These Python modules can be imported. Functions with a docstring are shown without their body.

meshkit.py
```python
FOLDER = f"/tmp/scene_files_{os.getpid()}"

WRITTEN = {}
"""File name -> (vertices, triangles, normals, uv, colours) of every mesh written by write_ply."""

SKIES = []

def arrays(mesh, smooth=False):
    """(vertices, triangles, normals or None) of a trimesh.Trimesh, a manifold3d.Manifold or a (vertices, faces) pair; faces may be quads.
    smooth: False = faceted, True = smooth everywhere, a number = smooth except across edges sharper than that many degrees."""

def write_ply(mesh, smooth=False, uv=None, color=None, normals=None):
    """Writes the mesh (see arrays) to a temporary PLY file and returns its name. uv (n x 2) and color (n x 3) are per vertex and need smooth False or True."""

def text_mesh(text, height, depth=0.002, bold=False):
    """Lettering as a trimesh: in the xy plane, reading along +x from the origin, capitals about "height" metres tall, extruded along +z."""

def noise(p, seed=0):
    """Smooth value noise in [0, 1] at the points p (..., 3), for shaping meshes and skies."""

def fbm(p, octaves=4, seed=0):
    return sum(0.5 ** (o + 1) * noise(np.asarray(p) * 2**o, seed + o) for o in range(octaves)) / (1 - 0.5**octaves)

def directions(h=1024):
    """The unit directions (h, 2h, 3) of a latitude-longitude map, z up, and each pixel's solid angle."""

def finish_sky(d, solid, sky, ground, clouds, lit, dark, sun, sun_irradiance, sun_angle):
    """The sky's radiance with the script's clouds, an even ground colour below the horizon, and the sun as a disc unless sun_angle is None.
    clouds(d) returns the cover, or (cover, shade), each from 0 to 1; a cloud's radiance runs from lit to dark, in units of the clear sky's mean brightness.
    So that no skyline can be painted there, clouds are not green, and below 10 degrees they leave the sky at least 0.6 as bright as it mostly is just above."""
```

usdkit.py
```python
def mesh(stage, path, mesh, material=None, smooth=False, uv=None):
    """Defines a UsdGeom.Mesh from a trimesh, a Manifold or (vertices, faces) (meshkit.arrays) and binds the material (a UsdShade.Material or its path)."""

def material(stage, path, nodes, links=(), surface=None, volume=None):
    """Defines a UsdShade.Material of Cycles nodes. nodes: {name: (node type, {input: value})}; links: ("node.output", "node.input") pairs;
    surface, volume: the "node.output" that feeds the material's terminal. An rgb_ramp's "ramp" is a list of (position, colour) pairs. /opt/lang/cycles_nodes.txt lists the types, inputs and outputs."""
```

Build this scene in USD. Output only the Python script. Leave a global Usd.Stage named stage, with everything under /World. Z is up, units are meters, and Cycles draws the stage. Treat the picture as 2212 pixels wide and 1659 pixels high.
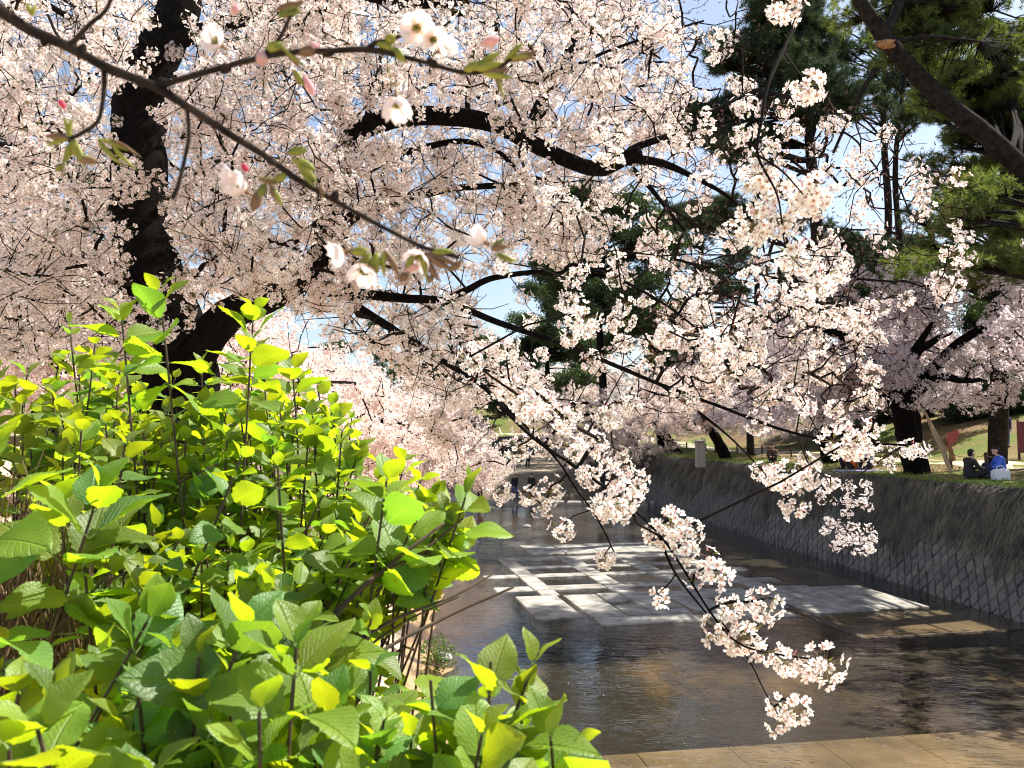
import math
import numpy as np, trimesh, manifold3d as m3
import usdkit, meshkit
from pxr import Usd, UsdGeom, UsdLux, UsdShade, Sdf, Gf, Vt

stage = Usd.Stage.CreateInMemory()
UsdGeom.SetStageUpAxis(stage, 'Z'); UsdGeom.SetStageMetersPerUnit(stage, 1.0)
UsdGeom.Xform.Define(stage, '/World'); UsdGeom.Scope.Define(stage, '/World/Looks')

# ------------------------------------------------------------------ camera, sky, sun, exposure
FPX, CX, CY = 1736.0, 1106.0, 829.5          # focal length and centre, in pixels of a 2212 x 1659 view
PITCH = math.atan((940 - CY) / FPX)
CAM = np.array([0.0, 0.0, 1.5])
cam = UsdGeom.Camera.Define(stage, '/World/camera')
cam.AddTranslateOp().Set(Gf.Vec3d(*CAM)); cam.AddRotateXOp().Set(90 + math.degrees(PITCH))
cam.CreateHorizontalApertureAttr(36.0); cam.CreateFocalLengthAttr(36.0 * FPX / 2212)
cam.CreateFStopAttr(9.0); cam.CreateFocusDistanceAttr(5.0)
cam.CreateClippingRangeAttr(Gf.Vec2f(0.05, 5000))
cam.CreateExposureAttr(1.3)
SUN = np.array([0.60, 0.27, 0.88]); SUN /= np.linalg.norm(SUN)
sun = UsdLux.DistantLight.Define(stage, '/World/sun')
sun.CreateIntensityAttr(1.25); sun.CreateAngleAttr(0.5); sun.CreateColorAttr(Gf.Vec3f(1.0, 0.95, 0.86))
sun.CreateNormalizeAttr(True)
_r = Gf.Rotation(Gf.Vec3d(0, 0, -1), Gf.Vec3d(*(-SUN)))
sun.AddOrientOp().Set(Gf.Quatf(_r.GetQuat()))
usdkit.material(stage, '/World/Looks/sky_light', {
    'sky': ('sky_texture', {'sky_type': 'single_scattering', 'sun_disc': False, 'sun_elevation': math.asin(SUN[2]), 'sun_rotation': math.atan2(SUN[0], SUN[1]), 'air_density': 1.0, 'aerosol_density': 1.6}),
    'hs': ('hsv', {'saturation': .85, 'value': 1.1}), 'bg': ('background_shader', {'strength': 0.075})}, [('sky.color', 'hs.color'), ('hs.color', 'bg.color')], surface='bg.background')
dome = UsdLux.DomeLight.Define(stage, '/World/sky')
UsdShade.MaterialBindingAPI.Apply(dome.GetPrim()).Bind(UsdShade.Material.Get(stage, '/World/Looks/sky_light'))

# ------------------------------------------------------------------ helpers
rng = np.random.default_rng(7)
R = np.array([1.0, 0, 0]); FW = np.array([0, math.cos(PITCH), math.sin(PITCH)]); UP = np.array([0, -math.sin(PITCH), math.cos(PITCH)])
def P(x, y, d):
    "the point of the place at depth d along the line of sight through the view pixel (x, y)"
    x, y, d = np.broadcast_arrays(np.asarray(x, float), np.asarray(y, float), np.asarray(d, float))
    return CAM + d[..., None] * (FW + ((x - CX) / FPX)[..., None] * R + ((CY - y) / FPX)[..., None] * UP)
def G(x, y, z):
    d = FW + (x - CX) / FPX * R + (CY - y) / FPX * UP
    return CAM + d * ((z - CAM[2]) / d[2])
def PIX(p):
    q = np.asarray(p) - CAM; d = q @ FW
    return np.stack([CX + FPX * (q @ R) / d, CY - FPX * (q @ UP) / d, d], -1)

names = {}
def numbered(parent, name):
    k = names.get((parent, name), -1) + 1; names[(parent, name)] = k
    return f'{parent}/{name}' if k == 0 else f'{parent}/{name}_{k:03d}'
def tag(prim, label=None, category=None, group=None, kind=None):
    for k, v in (('label', label), ('category', category), ('group', group), ('kind', kind)):
        if v: prim.SetCustomDataByKey(k, v)
    return prim
def thing(name, label, cat, loc=(0, 0, 0), group=None, kind=None, rotz=0):
    x = UsdGeom.Xform.Define(stage, numbered('/World', name))
    if any(loc): x.AddTranslateOp().Set(Gf.Vec3d(*map(float, loc)))
    if rotz: x.AddRotateZOp().Set(float(rotz))
    return tag(x.GetPrim(), label, cat, group, kind)
def obj(name, mesh, mat, parent=None, smooth=False, col=None, uv=None, **kw):
    path = numbered(parent.GetPath().pathString if parent else '/World', name)
    m = usdkit.mesh(stage, path, mesh, MAT[mat], smooth=smooth, uv=uv)
    if col is not None:
        UsdGeom.PrimvarsAPI(m).CreatePrimvar('col', Sdf.ValueTypeNames.Color3fArray, 'vertex').Set(Vt.Vec3fArray.FromNumpy(np.asarray(col, np.float32)))
    tag(m.GetPrim(), **kw)
    return m.GetPrim()
def cat(parts):
    "joins (v, f) or (v, f, c) pieces"
    n, V, Fs, C = 0, [], [], []
    for p in parts:
        V.append(p[0]); Fs.append(np.asarray(p[1]) + n); n += len(p[0])
        if len(p) > 2: C.append(p[2])
    return (np.vstack(V), np.vstack(Fs)) + ((np.vstack(C),) if C else ())
def instancer(name, parent, protos, pos, quat, scale, idx, **kw):
    "protos: list of (mesh, material, colours or None)"
    path = numbered(parent.GetPath().pathString if parent else '/World', name)
    pi = UsdGeom.PointInstancer.Define(stage, path); targets = []
    for k, (mesh, mat, col) in enumerate(protos):
        m = usdkit.mesh(stage, f'{path}/spray_{k:03d}', mesh, MAT[mat])
        if col is not None:
            UsdGeom.PrimvarsAPI(m).CreatePrimvar('col', Sdf.ValueTypeNames.Color3fArray, 'vertex').Set(Vt.Vec3fArray.FromNumpy(np.asarray(col, np.float32)))
        targets.append(m.GetPath())
    pi.CreatePrototypesRel().SetTargets(targets)
    pi.CreatePositionsAttr(Vt.Vec3fArray.FromNumpy(np.asarray(pos, np.float32)))
    pi.CreateOrientationsAttr(Vt.QuathArray([Gf.Quath(float(q[0]), float(q[1]), float(q[2]), float(q[3])) for q in quat]))
    pi.CreateScalesAttr(Vt.Vec3fArray.FromNumpy(np.repeat(np.asarray(scale, np.float32)[:, None], 3, 1)))
    pi.CreateProtoIndicesAttr(Vt.IntArray.FromNumpy(np.asarray(idx, np.int32)))
    return tag(pi.GetPrim(), **kw)
def rquat(n, r):
    q = r.normal(size=(n, 4)); return q / np.linalg.norm(q, axis=1, keepdims=True)
def rotmats(n, r):
    q = rquat(n, r); w, x, y, z = q.T
    return np.stack([1-2*(y*y+z*z), 2*(x*y-z*w), 2*(x*z+y*w), 2*(x*y+z*w), 1-2*(x*x+z*z), 2*(y*z-x*w), 2*(x*z-y*w), 2*(y*z+x*w), 1-2*(x*x+y*y)], 1).reshape(n, 3, 3)
def unit(v):
    v = np.asarray(v, float); return v / (np.linalg.norm(v, axis=-1, keepdims=True) + 1e-12)
def frame(z, roll=0.0):
    "a rotation matrix whose columns are x, y, z with z along the given direction"
    z = unit(z); a = np.array([0, 0, 1.0]) if abs(z[2]) < .9 else np.array([1.0, 0, 0])
    x = unit(np.cross(a, z)); y = np.cross(z, x); c, s = math.cos(roll), math.sin(roll)
    return np.stack([c * x + s * y, -s * x + c * y, z], 1)
def spline(pts, n):
    "Catmull-Rom through the rows of pts (any width), n samples per span"
    p = np.asarray(pts, float)
    if len(p) < 3: return np.linspace(p[0], p[-1], n + 1)
    q = np.vstack([2 * p[0] - p[1], p, 2 * p[-1] - p[-2]]); out = []
    for i in range(1, len(q) - 2):
        t = np.linspace(0, 1, n, endpoint=False)[:, None]; a, b, c, d = q[i-1:i+3]
        out.append(.5 * (2*b + (c-a)*t + (2*a-5*b+4*c-d)*t*t + (3*b-a-3*c+d)*t**3))
    return np.vstack(out + [p[-1:]])
def tube(pts, rad, sides=8, rough=0.0, freq=6.0, seed=0):
    p = np.asarray(pts, float); rad = np.broadcast_to(np.asarray(rad, float), (len(p),))
    t = unit(np.gradient(p, axis=0)); x = frame(t[0])[:, 0]; X = []
    for k in range(len(p)):
        x = unit(x - t[k] * (x @ t[k])); X.append(x)
    X = np.array(X); Y = np.cross(t, X); a = np.arange(sides) * 2 * np.pi / sides
    v = p[:, None] + rad[:, None, None] * (np.cos(a)[None, :, None] * X[:, None] + np.sin(a)[None, :, None] * Y[:, None])
    if rough:
        n = meshkit.fbm(v * freq, 3, seed) - .5
        v = p[:, None] + (v - p[:, None]) * (1 + 2 * rough * n)[..., None]
    i, j = np.meshgrid(np.arange(len(p) - 1), np.arange(sides), indexing='ij'); j2 = (j + 1) % sides
    f = np.vstack([np.stack([i*sides+j, i*sides+j2, (i+1)*sides+j2], -1).reshape(-1, 3), np.stack([i*sides+j, (i+1)*sides+j2, (i+1)*sides+j], -1).reshape(-1, 3)])
    v = v.reshape(-1, 3); n = len(v)
    e0 = np.stack([np.full(sides, n), np.arange(1, sides + 1) % sides, np.arange(sides)], 1); o = (len(p) - 1) * sides
    e1 = np.stack([np.full(sides, n + 1), o + np.arange(sides), o + np.arange(1, sides + 1) % sides], 1)
    return np.vstack([v, p[:1], p[-1:]]), np.vstack([f, e0, e1])
def rods(a, b, ra, rb, bend=None):
    "many three-sided tapered twigs at once, each with a knee at its middle"
    a, b = np.asarray(a, float), np.asarray(b, float); n = len(a)
    ra, rb = np.broadcast_to(ra, (n,)), np.broadcast_to(rb, (n,))
    m = (a + b) / 2 + (0 if bend is None else bend)
    t = unit(b - a); h = np.where(np.abs(t[:, 2:]) < .9, [[0, 0, 1.0]], [[1.0, 0, 0]])
    x = unit(np.cross(h, t)); y = np.cross(t, x); v = []
    for c, r in ((a, ra), (m, (ra + rb) / 2), (b, rb)):
        for k in range(3):
            an = k * 2 * np.pi / 3
            v.append(c + r[:, None] * (math.cos(an) * x + math.sin(an) * y))
    v = np.stack(v, 1); f = []
    for l in (0, 3):
        for k in range(3):
            k2 = (k + 1) % 3; f += [(l+k, l+k2, l+3+k2), (l+k, l+3+k2, l+3+k)]
    f = np.array(f)[None] + (np.arange(n) * 9)[:, None, None]
    return v.reshape(-1, 3), f.reshape(-1, 3)
def grow(nodes, pts, r, maxr=9.0):
    "attaches points one by one to the nearest point of the growing branchwork; nodes: (k,3) starting points. Returns the parent of each point (index into nodes then pts)"
    allp = np.vstack([nodes, pts]); k, n = len(nodes), len(pts)
    best = np.full(n, 1e9); par = np.zeros(n, int)
    for s in range(0, k, 200):
        d = np.linalg.norm(pts[:, None] - nodes[None, s:s+200], axis=2); j = d.argmin(1); dm = d[np.arange(n), j]
        w = dm < best; best[w] = dm[w]; par[w] = s + j[w]
    cost = best * 1.0; done = np.zeros(n, bool); order = []; path = np.zeros(n)
    for _ in range(n):
        i = int(np.where(done, 1e9, cost).argmin()); done[i] = True; order.append(i)
        pl = (path[par[i] - k] if par[i] >= k else 0) + np.linalg.norm(pts[i] - allp[par[i]]); path[i] = pl
        d = np.linalg.norm(pts - pts[i], axis=1) + .12 * pl
        w = (~done) & (d < cost); cost[w] = d[w]; par[w] = k + i
    return par, order
def twig_mesh(nodes, pts, par, order, r, r0=0.003, rmax=0.03, power=2.3):
    k, n = len(nodes), len(pts); rad = np.full(n, r0 ** power)
    for i in reversed(order):
        if par[i] >= k: rad[par[i] - k] += rad[i]
    rad = np.minimum(rad ** (1 / power), rmax); allp = np.vstack([nodes, pts]); a = allp[par]
    ra = np.where(par >= k, rad[np.maximum(par - k, 0)], rad * 1.1); ra = np.minimum(ra, rad * 1.5)
    L = np.linalg.norm(pts - a, axis=1)[:, None]
    return rods(a, pts, ra, rad, r.normal(size=(n, 3)) * L * .08)
def inside(poly, x, y):
    poly = np.asarray(poly, float); c = np.zeros(np.shape(x), bool); j = len(poly) - 1
    for i in range(len(poly)):
        xi, yi = poly[i]; xj, yj = poly[j]
        c ^= ((yi > y) != (yj > y)) & (x < (xj - xi) * (y - yi) / (yj - yi + 1e-9) + xi); j = i
    return c
def sample_poly(poly, n, r):
    p = np.asarray(poly, float); lo, hi = p.min(0), p.max(0); out = np.zeros((0, 2))
    while len(out) < n:
        q = r.uniform(lo, hi, (n * 2, 2)); out = np.vstack([out, q[inside(p, q[:, 0], q[:, 1])]])
    return out[:n]
def box(x0, x1, y0, y1, z0, z1, bev=0.02, r=None, jit=0):
    "a box with a bevelled top edge"
    b = bev; v = np.array([[x0,y0,z0],[x1,y0,z0],[x1,y1,z0],[x0,y1,z0],[x0,y0,z1-b],[x1,y0,z1-b],[x1,y1,z1-b],[x0,y1,z1-b],[x0+b,y0+b,z1],[x1-b,y0+b,z1],[x1-b,y1-b,z1],[x0+b,y1-b,z1]], float)
    if jit: v[4:] += r.normal(0, jit, (8, 3))
    q = [(0,1,5,4),(1,2,6,5),(2,3,7,6),(3,0,4,7),(4,5,9,8),(5,6,10,9),(6,7,11,10),(7,4,8,11),(8,9,10,11),(3,2,1,0)]
    f = np.array([t for a, b_, c, d in q for t in ((a, b_, c), (a, c, d))])
    return v, f

# ------------------------------------------------------------------ materials
MAT = {}
def M(name, nodes, links, surface='p.BSDF', volume=None):
    MAT[name] = usdkit.material(stage, '/World/Looks/' + name, nodes, links, surface=surface, volume=volume)
def plain(name, c, rough=.7, c2=None, scale=8.0, bump=0.0, bscale=40.0, spec=.3, detail=5.0):
    c2 = c2 or tuple(x * .6 for x in c)
    n = {'g': ('geometry', {}), 'n': ('noise_texture', {'scale': scale, 'detail': detail, 'roughness': .6}), 'r': ('rgb_ramp', {'ramp': [(.3, c2), (.7, c)]}), 'p': ('principled_bsdf', {'roughness': rough, 'specular_ior_level': spec})}
    l = [('g.position', 'n.vector'), ('n.fac', 'r.fac'), ('r.color', 'p.base_color')]
    if bump:
        n['n2'] = ('noise_texture', {'scale': bscale, 'detail': 6.0, 'roughness': .65}); n['b'] = ('bump', {'strength': bump, 'distance': .02})
        l += [('g.position', 'n2.vector'), ('n2.fac', 'b.height'), ('b.normal', 'p.normal')]
    M(name, n, l)
plain('bark', (.013, .0105, .009), .95, (.004, .0035, .003), 14, 1.0, 60, .04)
plain('twig', (.022, .016, .013), .95, (.008, .006, .005), 10, 0, 40, .05)
plain('branch_near', (.085, .060, .044), .9, (.016, .012, .010), 38, 1.0, 260, .1)
plain('pine_bark', (.034, .026, .021), .95, (.007, .006, .005), 6, 1.0, 16, .05)
plain('raw_wood', (.46, .22, .08), .9, (.12, .06, .03), 9)
plain('stem', (.10, .065, .035), .7, (.035, .022, .014), 30)
plain('stem_green', (.16, .24, .06), .6, (.12, .16, .05), 30)
plain('straw', (.40, .30, .17), .8, (.20, .14, .08), 9)
plain('dry_stalk', (.20, .125, .065), .9, (.08, .05, .03), 9)
plain('dry_grass', (.20, .18, .135), .9, (.045, .045, .037), 1.3)
plain('wall_core', (.05, .048, .042), .95, (.025, .024, .021), 4, .6, 20)
plain('concrete', (.42, .40, .35), .75, (.13, .12, .10), 2.3, .5, 60)
plain('wet_concrete', (.22, .175, .115), .6, (.09, .075, .05), .9, .4, 30)
plain('sand', (.52, .40, .28), .95, (.40, .30, .20), 3, .5, 60)
plain('path', (.48, .40, .29), .95, (.36, .30, .22), 2, .3, 40)
plain('rock', (.42, .40, .36), .85, (.22, .20, .17), 9, .7, 30)
plain('wood_post', (.09, .065, .045), .85, (.04, .03, .02), 14)
plain('post_stone', (.36, .31, .25), .85, (.25, .21, .17), 12, .4, 60)
plain('grass_blade', (.20, .27, .045), .7, (.13, .18, .03), 5)
plain('pale_wood', (.55, .43, .30), .85, (.40, .29, .19), 9)
plain('dark_sand', (.30, .25, .18), .95, (.17, .14, .10), 2.5, .5, 40)
plain('red_cloth', (.50, .12, .09), .8, (.34, .08, .06), 12)
plain('maroon', (.16, .03, .04), .6)
for n_, c_ in (('skin', (.55, .36, .27)), ('hair_black', (.012, .010, .010)), ('hair_white', (.62, .60, .57)), ('cloth_orange', (.72, .16, .03)), ('cloth_grey', (.27, .27, .28)), ('cloth_dark', (.02, .02, .024)), ('cloth_navy', (.02, .03, .09)),
               ('cloth_blue', (.06, .14, .62)), ('cloth_jeans', (.06, .10, .24)), ('cloth_red', (.22, .02, .025)), ('cloth_brown', (.10, .05, .035)), ('cloth_white', (.72, .75, .80)), ('cloth_pink', (.50, .22, .28)), ('shoe', (.03, .03, .03)), ('cloth_lilac', (.25, .22, .55))):
    plain(n_, c_, .8, tuple(x * .8 for x in c_), 20)

def two_sided(name, c_from, trans, tint, rough=.5, gloss=.03, extra=None, rand=None, bump=None):
    "thin petals and leaves: reflects, and lets light through"
    n = {'d': ('diffuse_bsdf', {}), 't': ('translucent_bsdf', {}), 'mc': ('mix_closure', {'fac': trans}), 'gl': ('glossy_bsdf', {'roughness': rough, 'color': (1, 1, 1)}), 'mg': ('mix_closure', {'fac': gloss}), 'tm': ('mix', {'mix_type': 'multiply', 'fac': 1.0, 'color2': tint})}
    l = [('d.BSDF', 'mc.closure1'), ('t.BSDF', 'mc.closure2'), ('mc.closure', 'mg.closure1'), ('gl.BSDF', 'mg.closure2')]
    n.update(extra[0]); l += extra[1]
    l += [(c_from, 'd.color'), (c_from, 'tm.color1'), ('tm.color', 't.color')]
    if bump: l += [(bump, 'd.normal'), (bump, 'gl.normal')]
    M(name, n, l, surface='mg.closure')
def petal(name, base, pink, trans=.5):
    two_sided(name, 'mul.color', trans, (1.0, .97, .93), .6, .02, ({
        'a': ('attribute', {'attribute': 'col'}), 'oi': ('object_info', {}), 'g': ('geometry', {}), 'n': ('noise_texture', {'scale': 1.3, 'detail': 2.0}), 'rr': ('rgb_ramp', {'ramp': [(.35, base), (.65, pink)]}),
        'mul': ('mix', {'mix_type': 'multiply', 'fac': 1.0})}, [('g.position', 'n.vector'), ('n.fac', 'rr.fac'), ('rr.color', 'mul.color1'), ('a.color', 'mul.color2')]))
petal('petal', (.95, .945, .92), (.945, .915, .905))
petal('petal_far', (.94, .93, .89), (.92, .89, .865))
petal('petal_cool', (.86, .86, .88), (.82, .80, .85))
def foliage(name, c, c2, trans, tint, scale=.8):
    two_sided(name, 'r.color', trans, tint, .5, .03, ({'g': ('geometry', {}), 'n': ('noise_texture', {'scale': scale, 'detail': 4.0}), 'r': ('rgb_ramp', {'ramp': [(.3, c2), (.7, c)]})}, [('g.position', 'n.vector'), ('n.fac', 'r.fac')]))
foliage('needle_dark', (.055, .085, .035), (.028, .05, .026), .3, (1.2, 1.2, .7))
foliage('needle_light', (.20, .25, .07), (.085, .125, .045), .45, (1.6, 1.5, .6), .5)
foliage('evergreen', (.06, .10, .03), (.02, .04, .016), .3, (1.4, 1.4, .6))
foliage('weed', (.10, .17, .04), (.05, .09, .02), .4, (1.6, 1.6, .6), 6)
foliage('bud_green', (.36, .38, .05), (.16, .19, .035), .35, (1.3, 1.2, .5), 60)
foliage('bud_pink', (.74, .50, .50), (.62, .34, .36), .35, (1.1, .9, .9), 60)
foliage('bud_red', (.60, .05, .12), (.50, .04, .10), .35, (1.1, .8, .8), 60)
foliage('scale_bud', (.22, .13, .10), (.12, .07, .05), .3, (1.1, .8, .7), 8)
foliage('bract', (.26, .17, .08), (.16, .09, .05), .3, (1.1, .9, .8), 60)
def leaf_material(name, c, c2, trans=.5, tint=(2.6, 2.1, .9)):
    ex = ({'g': ('geometry', {}), 'oi': ('object_info', {}), 'uv': ('uvmap', {'attribute': 'st'}), 'sx': ('separate_xyz', {}),
        'au': ('math', {'math_type': 'absolute'}), 'k': ('math', {'math_type': 'multiply', 'value2': .45}), 'vv': ('math', {'math_type': 'subtract'}), 'fr': ('math', {'math_type': 'multiply', 'value2': 62.0}),
        'sn': ('math', {'math_type': 'sine'}), 'pw': ('map_range', {'range_type': 'smoothstep', 'from_min': .72, 'from_max': 1.0, 'clamp': True}),
        'mid': ('map_range', {'range_type': 'smoothstep', 'from_min': .0, 'from_max': .07, 'to_min': 1.0, 'to_max': 0.0, 'clamp': True}), 'vein': ('math', {'math_type': 'maximum'}),
        'n': ('noise_texture', {'scale': 9.0, 'detail': 4.0}), 'r': ('rgb_ramp', {'ramp': [(.3, c2), (.7, c)]}), 'vf': ('math', {'math_type': 'multiply', 'value2': .35}), 'vm': ('mix', {'mix_type': 'mix', 'color2': tuple(min(1, x * 1.45 + .01) for x in c)}),
        'n3': ('noise_texture', {'scale': 260.0, 'detail': 2.0}), 'hh': ('math', {'math_type': 'multiply_add', 'value2': .35}), 'b': ('bump', {'strength': .8, 'distance': .004, 'invert': True})},
        [('uv.UV', 'sx.vector'), ('sx.x', 'au.value1'), ('au.value', 'k.value1'), ('sx.y', 'vv.value1'), ('k.value', 'vv.value2'), ('vv.value', 'fr.value1'), ('fr.value', 'sn.value1'), ('sn.value', 'pw.value'),
         ('au.value', 'mid.value'), ('pw.result', 'vein.value1'), ('mid.result', 'vein.value2'), ('g.position', 'n.vector'), ('n.fac', 'r.fac'), ('r.color', 'vm.color1'), ('vein.value', 'vf.value1'), ('vf.value', 'vm.fac'),
         ('g.position', 'n3.vector'), ('n3.fac', 'hh.value1'), ('vein.value', 'hh.value3'), ('hh.value', 'b.height')])
    ex[0].update({'hv': ('hsv', {}), 'mv': ('map_range', {'to_min': .72, 'to_max': 1.22}), 'mh': ('map_range', {'to_min': .485, 'to_max': .512}), 'n5': ('noise_texture', {'scale': 34.0, 'detail': 5.0, 'roughness': .7}), 'sp': ('map_range', {'from_min': .66, 'from_max': .72, 'to_max': .55, 'clamp': True}), 'sm': ('mix', {'color2': (.16, .11, .03)})})
    ex[1].extend([('oi.random', 'mv.value'), ('oi.random', 'mh.value'), ('mv.result', 'hv.value'), ('mh.result', 'hv.hue'), ('vm.color', 'hv.color'), ('g.position', 'n5.vector'), ('n5.fac', 'sp.value'), ('sp.result', 'sm.fac'), ('hv.color', 'sm.color1')])
    two_sided(name, 'sm.color', trans, tint, .5, .035, ex, bump='b.normal')
leaf_material('leaf', (.15, .25, .022), (.10, .19, .018), .54, (3.3, 2.6, .5))
leaf_material('leaf_young', (.20, .30, .026), (.14, .24, .022), .55, (2.8, 2.2, .4))
leaf_material('leaf_deep', (.10, .20, .032), (.07, .15, .026), .46, (2.8, 2.4, .7))
M('ground_park', {'g': ('geometry', {}), 'n': ('noise_texture', {'scale': .22, 'detail': 6.0, 'roughness': .65}), 'n2': ('noise_texture', {'scale': 9.0, 'detail': 5.0}), 'r': ('rgb_ramp', {'ramp': [(.34, (.10, .15, .03)), (.46, (.15, .16, .045)), (.54, (.21, .145, .075)), (.7, (.13, .09, .052))]}),
    'm': ('mix', {'mix_type': 'multiply', 'fac': .8}), 'r2': ('rgb_ramp', {'ramp': [(.3, (.5, .5, .5)), (.7, (1.2, 1.2, 1.2))]}), 'b': ('bump', {'strength': .8, 'distance': .08}), 'p': ('principled_bsdf', {'roughness': .95, 'specular_ior_level': .1})},
    [('g.position', 'n.vector'), ('g.position', 'n2.vector'), ('n.fac', 'r.fac'), ('r.color', 'm.color1'), ('n2.fac', 'r2.fac'), ('r2.color', 'm.color2'), ('m.color', 'p.base_color'), ('n2.fac', 'b.height'), ('b.normal', 'p.normal')])
M('river_bed', {'g': ('geometry', {}), 'mp': ('mapping', {'scale': (.5, .25, 1)}), 'n': ('noise_texture', {'scale': 1.1, 'detail': 6.0, 'roughness': .62}), 'r': ('rgb_ramp', {'ramp': [(.42, (.005, .0045, .003)), (.57, (.012, .010, .006)), (.64, (.05, .034, .014)), (.76, (.16, .105, .044))]}), 'p': ('principled_bsdf', {'roughness': .9})},
    [('g.position', 'mp.vector'), ('mp.vector', 'n.vector'), ('n.fac', 'r.fac'), ('r.color', 'p.base_color')])
M('water', {'g': ('geometry', {}), 'mp': ('mapping', {'scale': (1.0, 2.6, 1)}), 'n': ('noise_texture', {'scale': 1.7, 'detail': 3.0, 'roughness': .55, 'distortion': .4}), 'n2': ('noise_texture', {'scale': 5.5, 'detail': 2.0}), 'ad': ('math', {'math_type': 'multiply_add', 'value2': .3}), 'n0': ('noise_texture', {'scale': .33, 'detail': 3.0}), 'am': ('map_range', {'from_min': .38, 'from_max': .68, 'to_min': .18, 'to_max': 1.0, 'clamp': True}), 'mm': ('math', {'math_type': 'multiply'}),
    'b': ('bump', {'strength': .36, 'distance': .10}), 'f': ('fresnel', {'IOR': 1.55}), 'tr': ('transparent_bsdf', {'color': (.92, .86, .74)}), 'gl': ('glossy_bsdf', {'roughness': .02, 'color': (1, 1, 1)}), 'mx': ('mix_closure', {})},
    [('g.position', 'mp.vector'), ('mp.vector', 'n.vector'), ('mp.vector', 'n2.vector'), ('n2.fac', 'ad.value1'), ('n.fac', 'ad.value3'), ('g.position', 'n0.vector'), ('n0.fac', 'am.value'), ('am.result', 'mm.value1'), ('ad.value', 'mm.value2'), ('mm.value', 'b.height'), ('b.normal', 'f.normal'), ('b.normal', 'gl.normal'), ('f.fac', 'mx.fac'), ('tr.BSDF', 'mx.closure1'), ('gl.BSDF', 'mx.closure2')], surface='mx.closure')
for k_, c_ in enumerate([(.15, .145, .13), (.12, .118, .108), (.18, .17, .15)]):
    plain(f'wall_stone_{k_}', c_, .9, tuple(x * .6 for x in c_), 5 + k_, .6, 35)

# ------------------------------------------------------------------ the lie of the land
ZW = -3.2                                                       # the water's level
WALL = spline([(17.3, -12), (15.6, 6), (14.05, 22), (12.25, 40), (10.5, 58), (8.9, 70), (5.0, 84), (-3, 96), (-15, 106), (-34, 114), (-70, 120), (-140, 124)], 12)
SHORE = spline([(9, -12), (4.5, 0), (1.5, 6), (-.7, 11.5), (-2.3, 16.6), (-3.3, 30), (-4.4, 45), (-5.4, 58), (-8, 78), (-16, 93), (-34, 102), (-70, 106), (-140, 110)], 10)
def along(curve):
    d = np.r_[0, np.cumsum(np.linalg.norm(np.diff(curve, axis=0), axis=1))]
    return d
WD = along(WALL)
def wall_at(t):
    p = np.stack([np.interp(t, WD, WALL[:, k]) for k in (0, 1)], -1); e = .5
    q = np.stack([np.interp(t + e, WD, WALL[:, k]) for k in (0, 1)], -1) - np.stack([np.interp(t - e, WD, WALL[:, k]) for k in (0, 1)], -1)
    q = unit(q); return p, np.stack([q[..., 1], -q[..., 0]], -1)       # point, normal away from the river
def rise(t):
    u = np.clip((np.asarray(t, float) - 74) / 30, 0, 1); return 1.3 * u * u * (3 - 2 * u)
def right_z(s, t):
    s = np.asarray(s, float)
    flat = .045 * np.minimum(s, 11)
    hill = np.where(s > 11, 5.5 * (1 - np.exp(-np.maximum(s - 11, 0) / 16)), 0)
    return flat + hill + rise(t)
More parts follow.
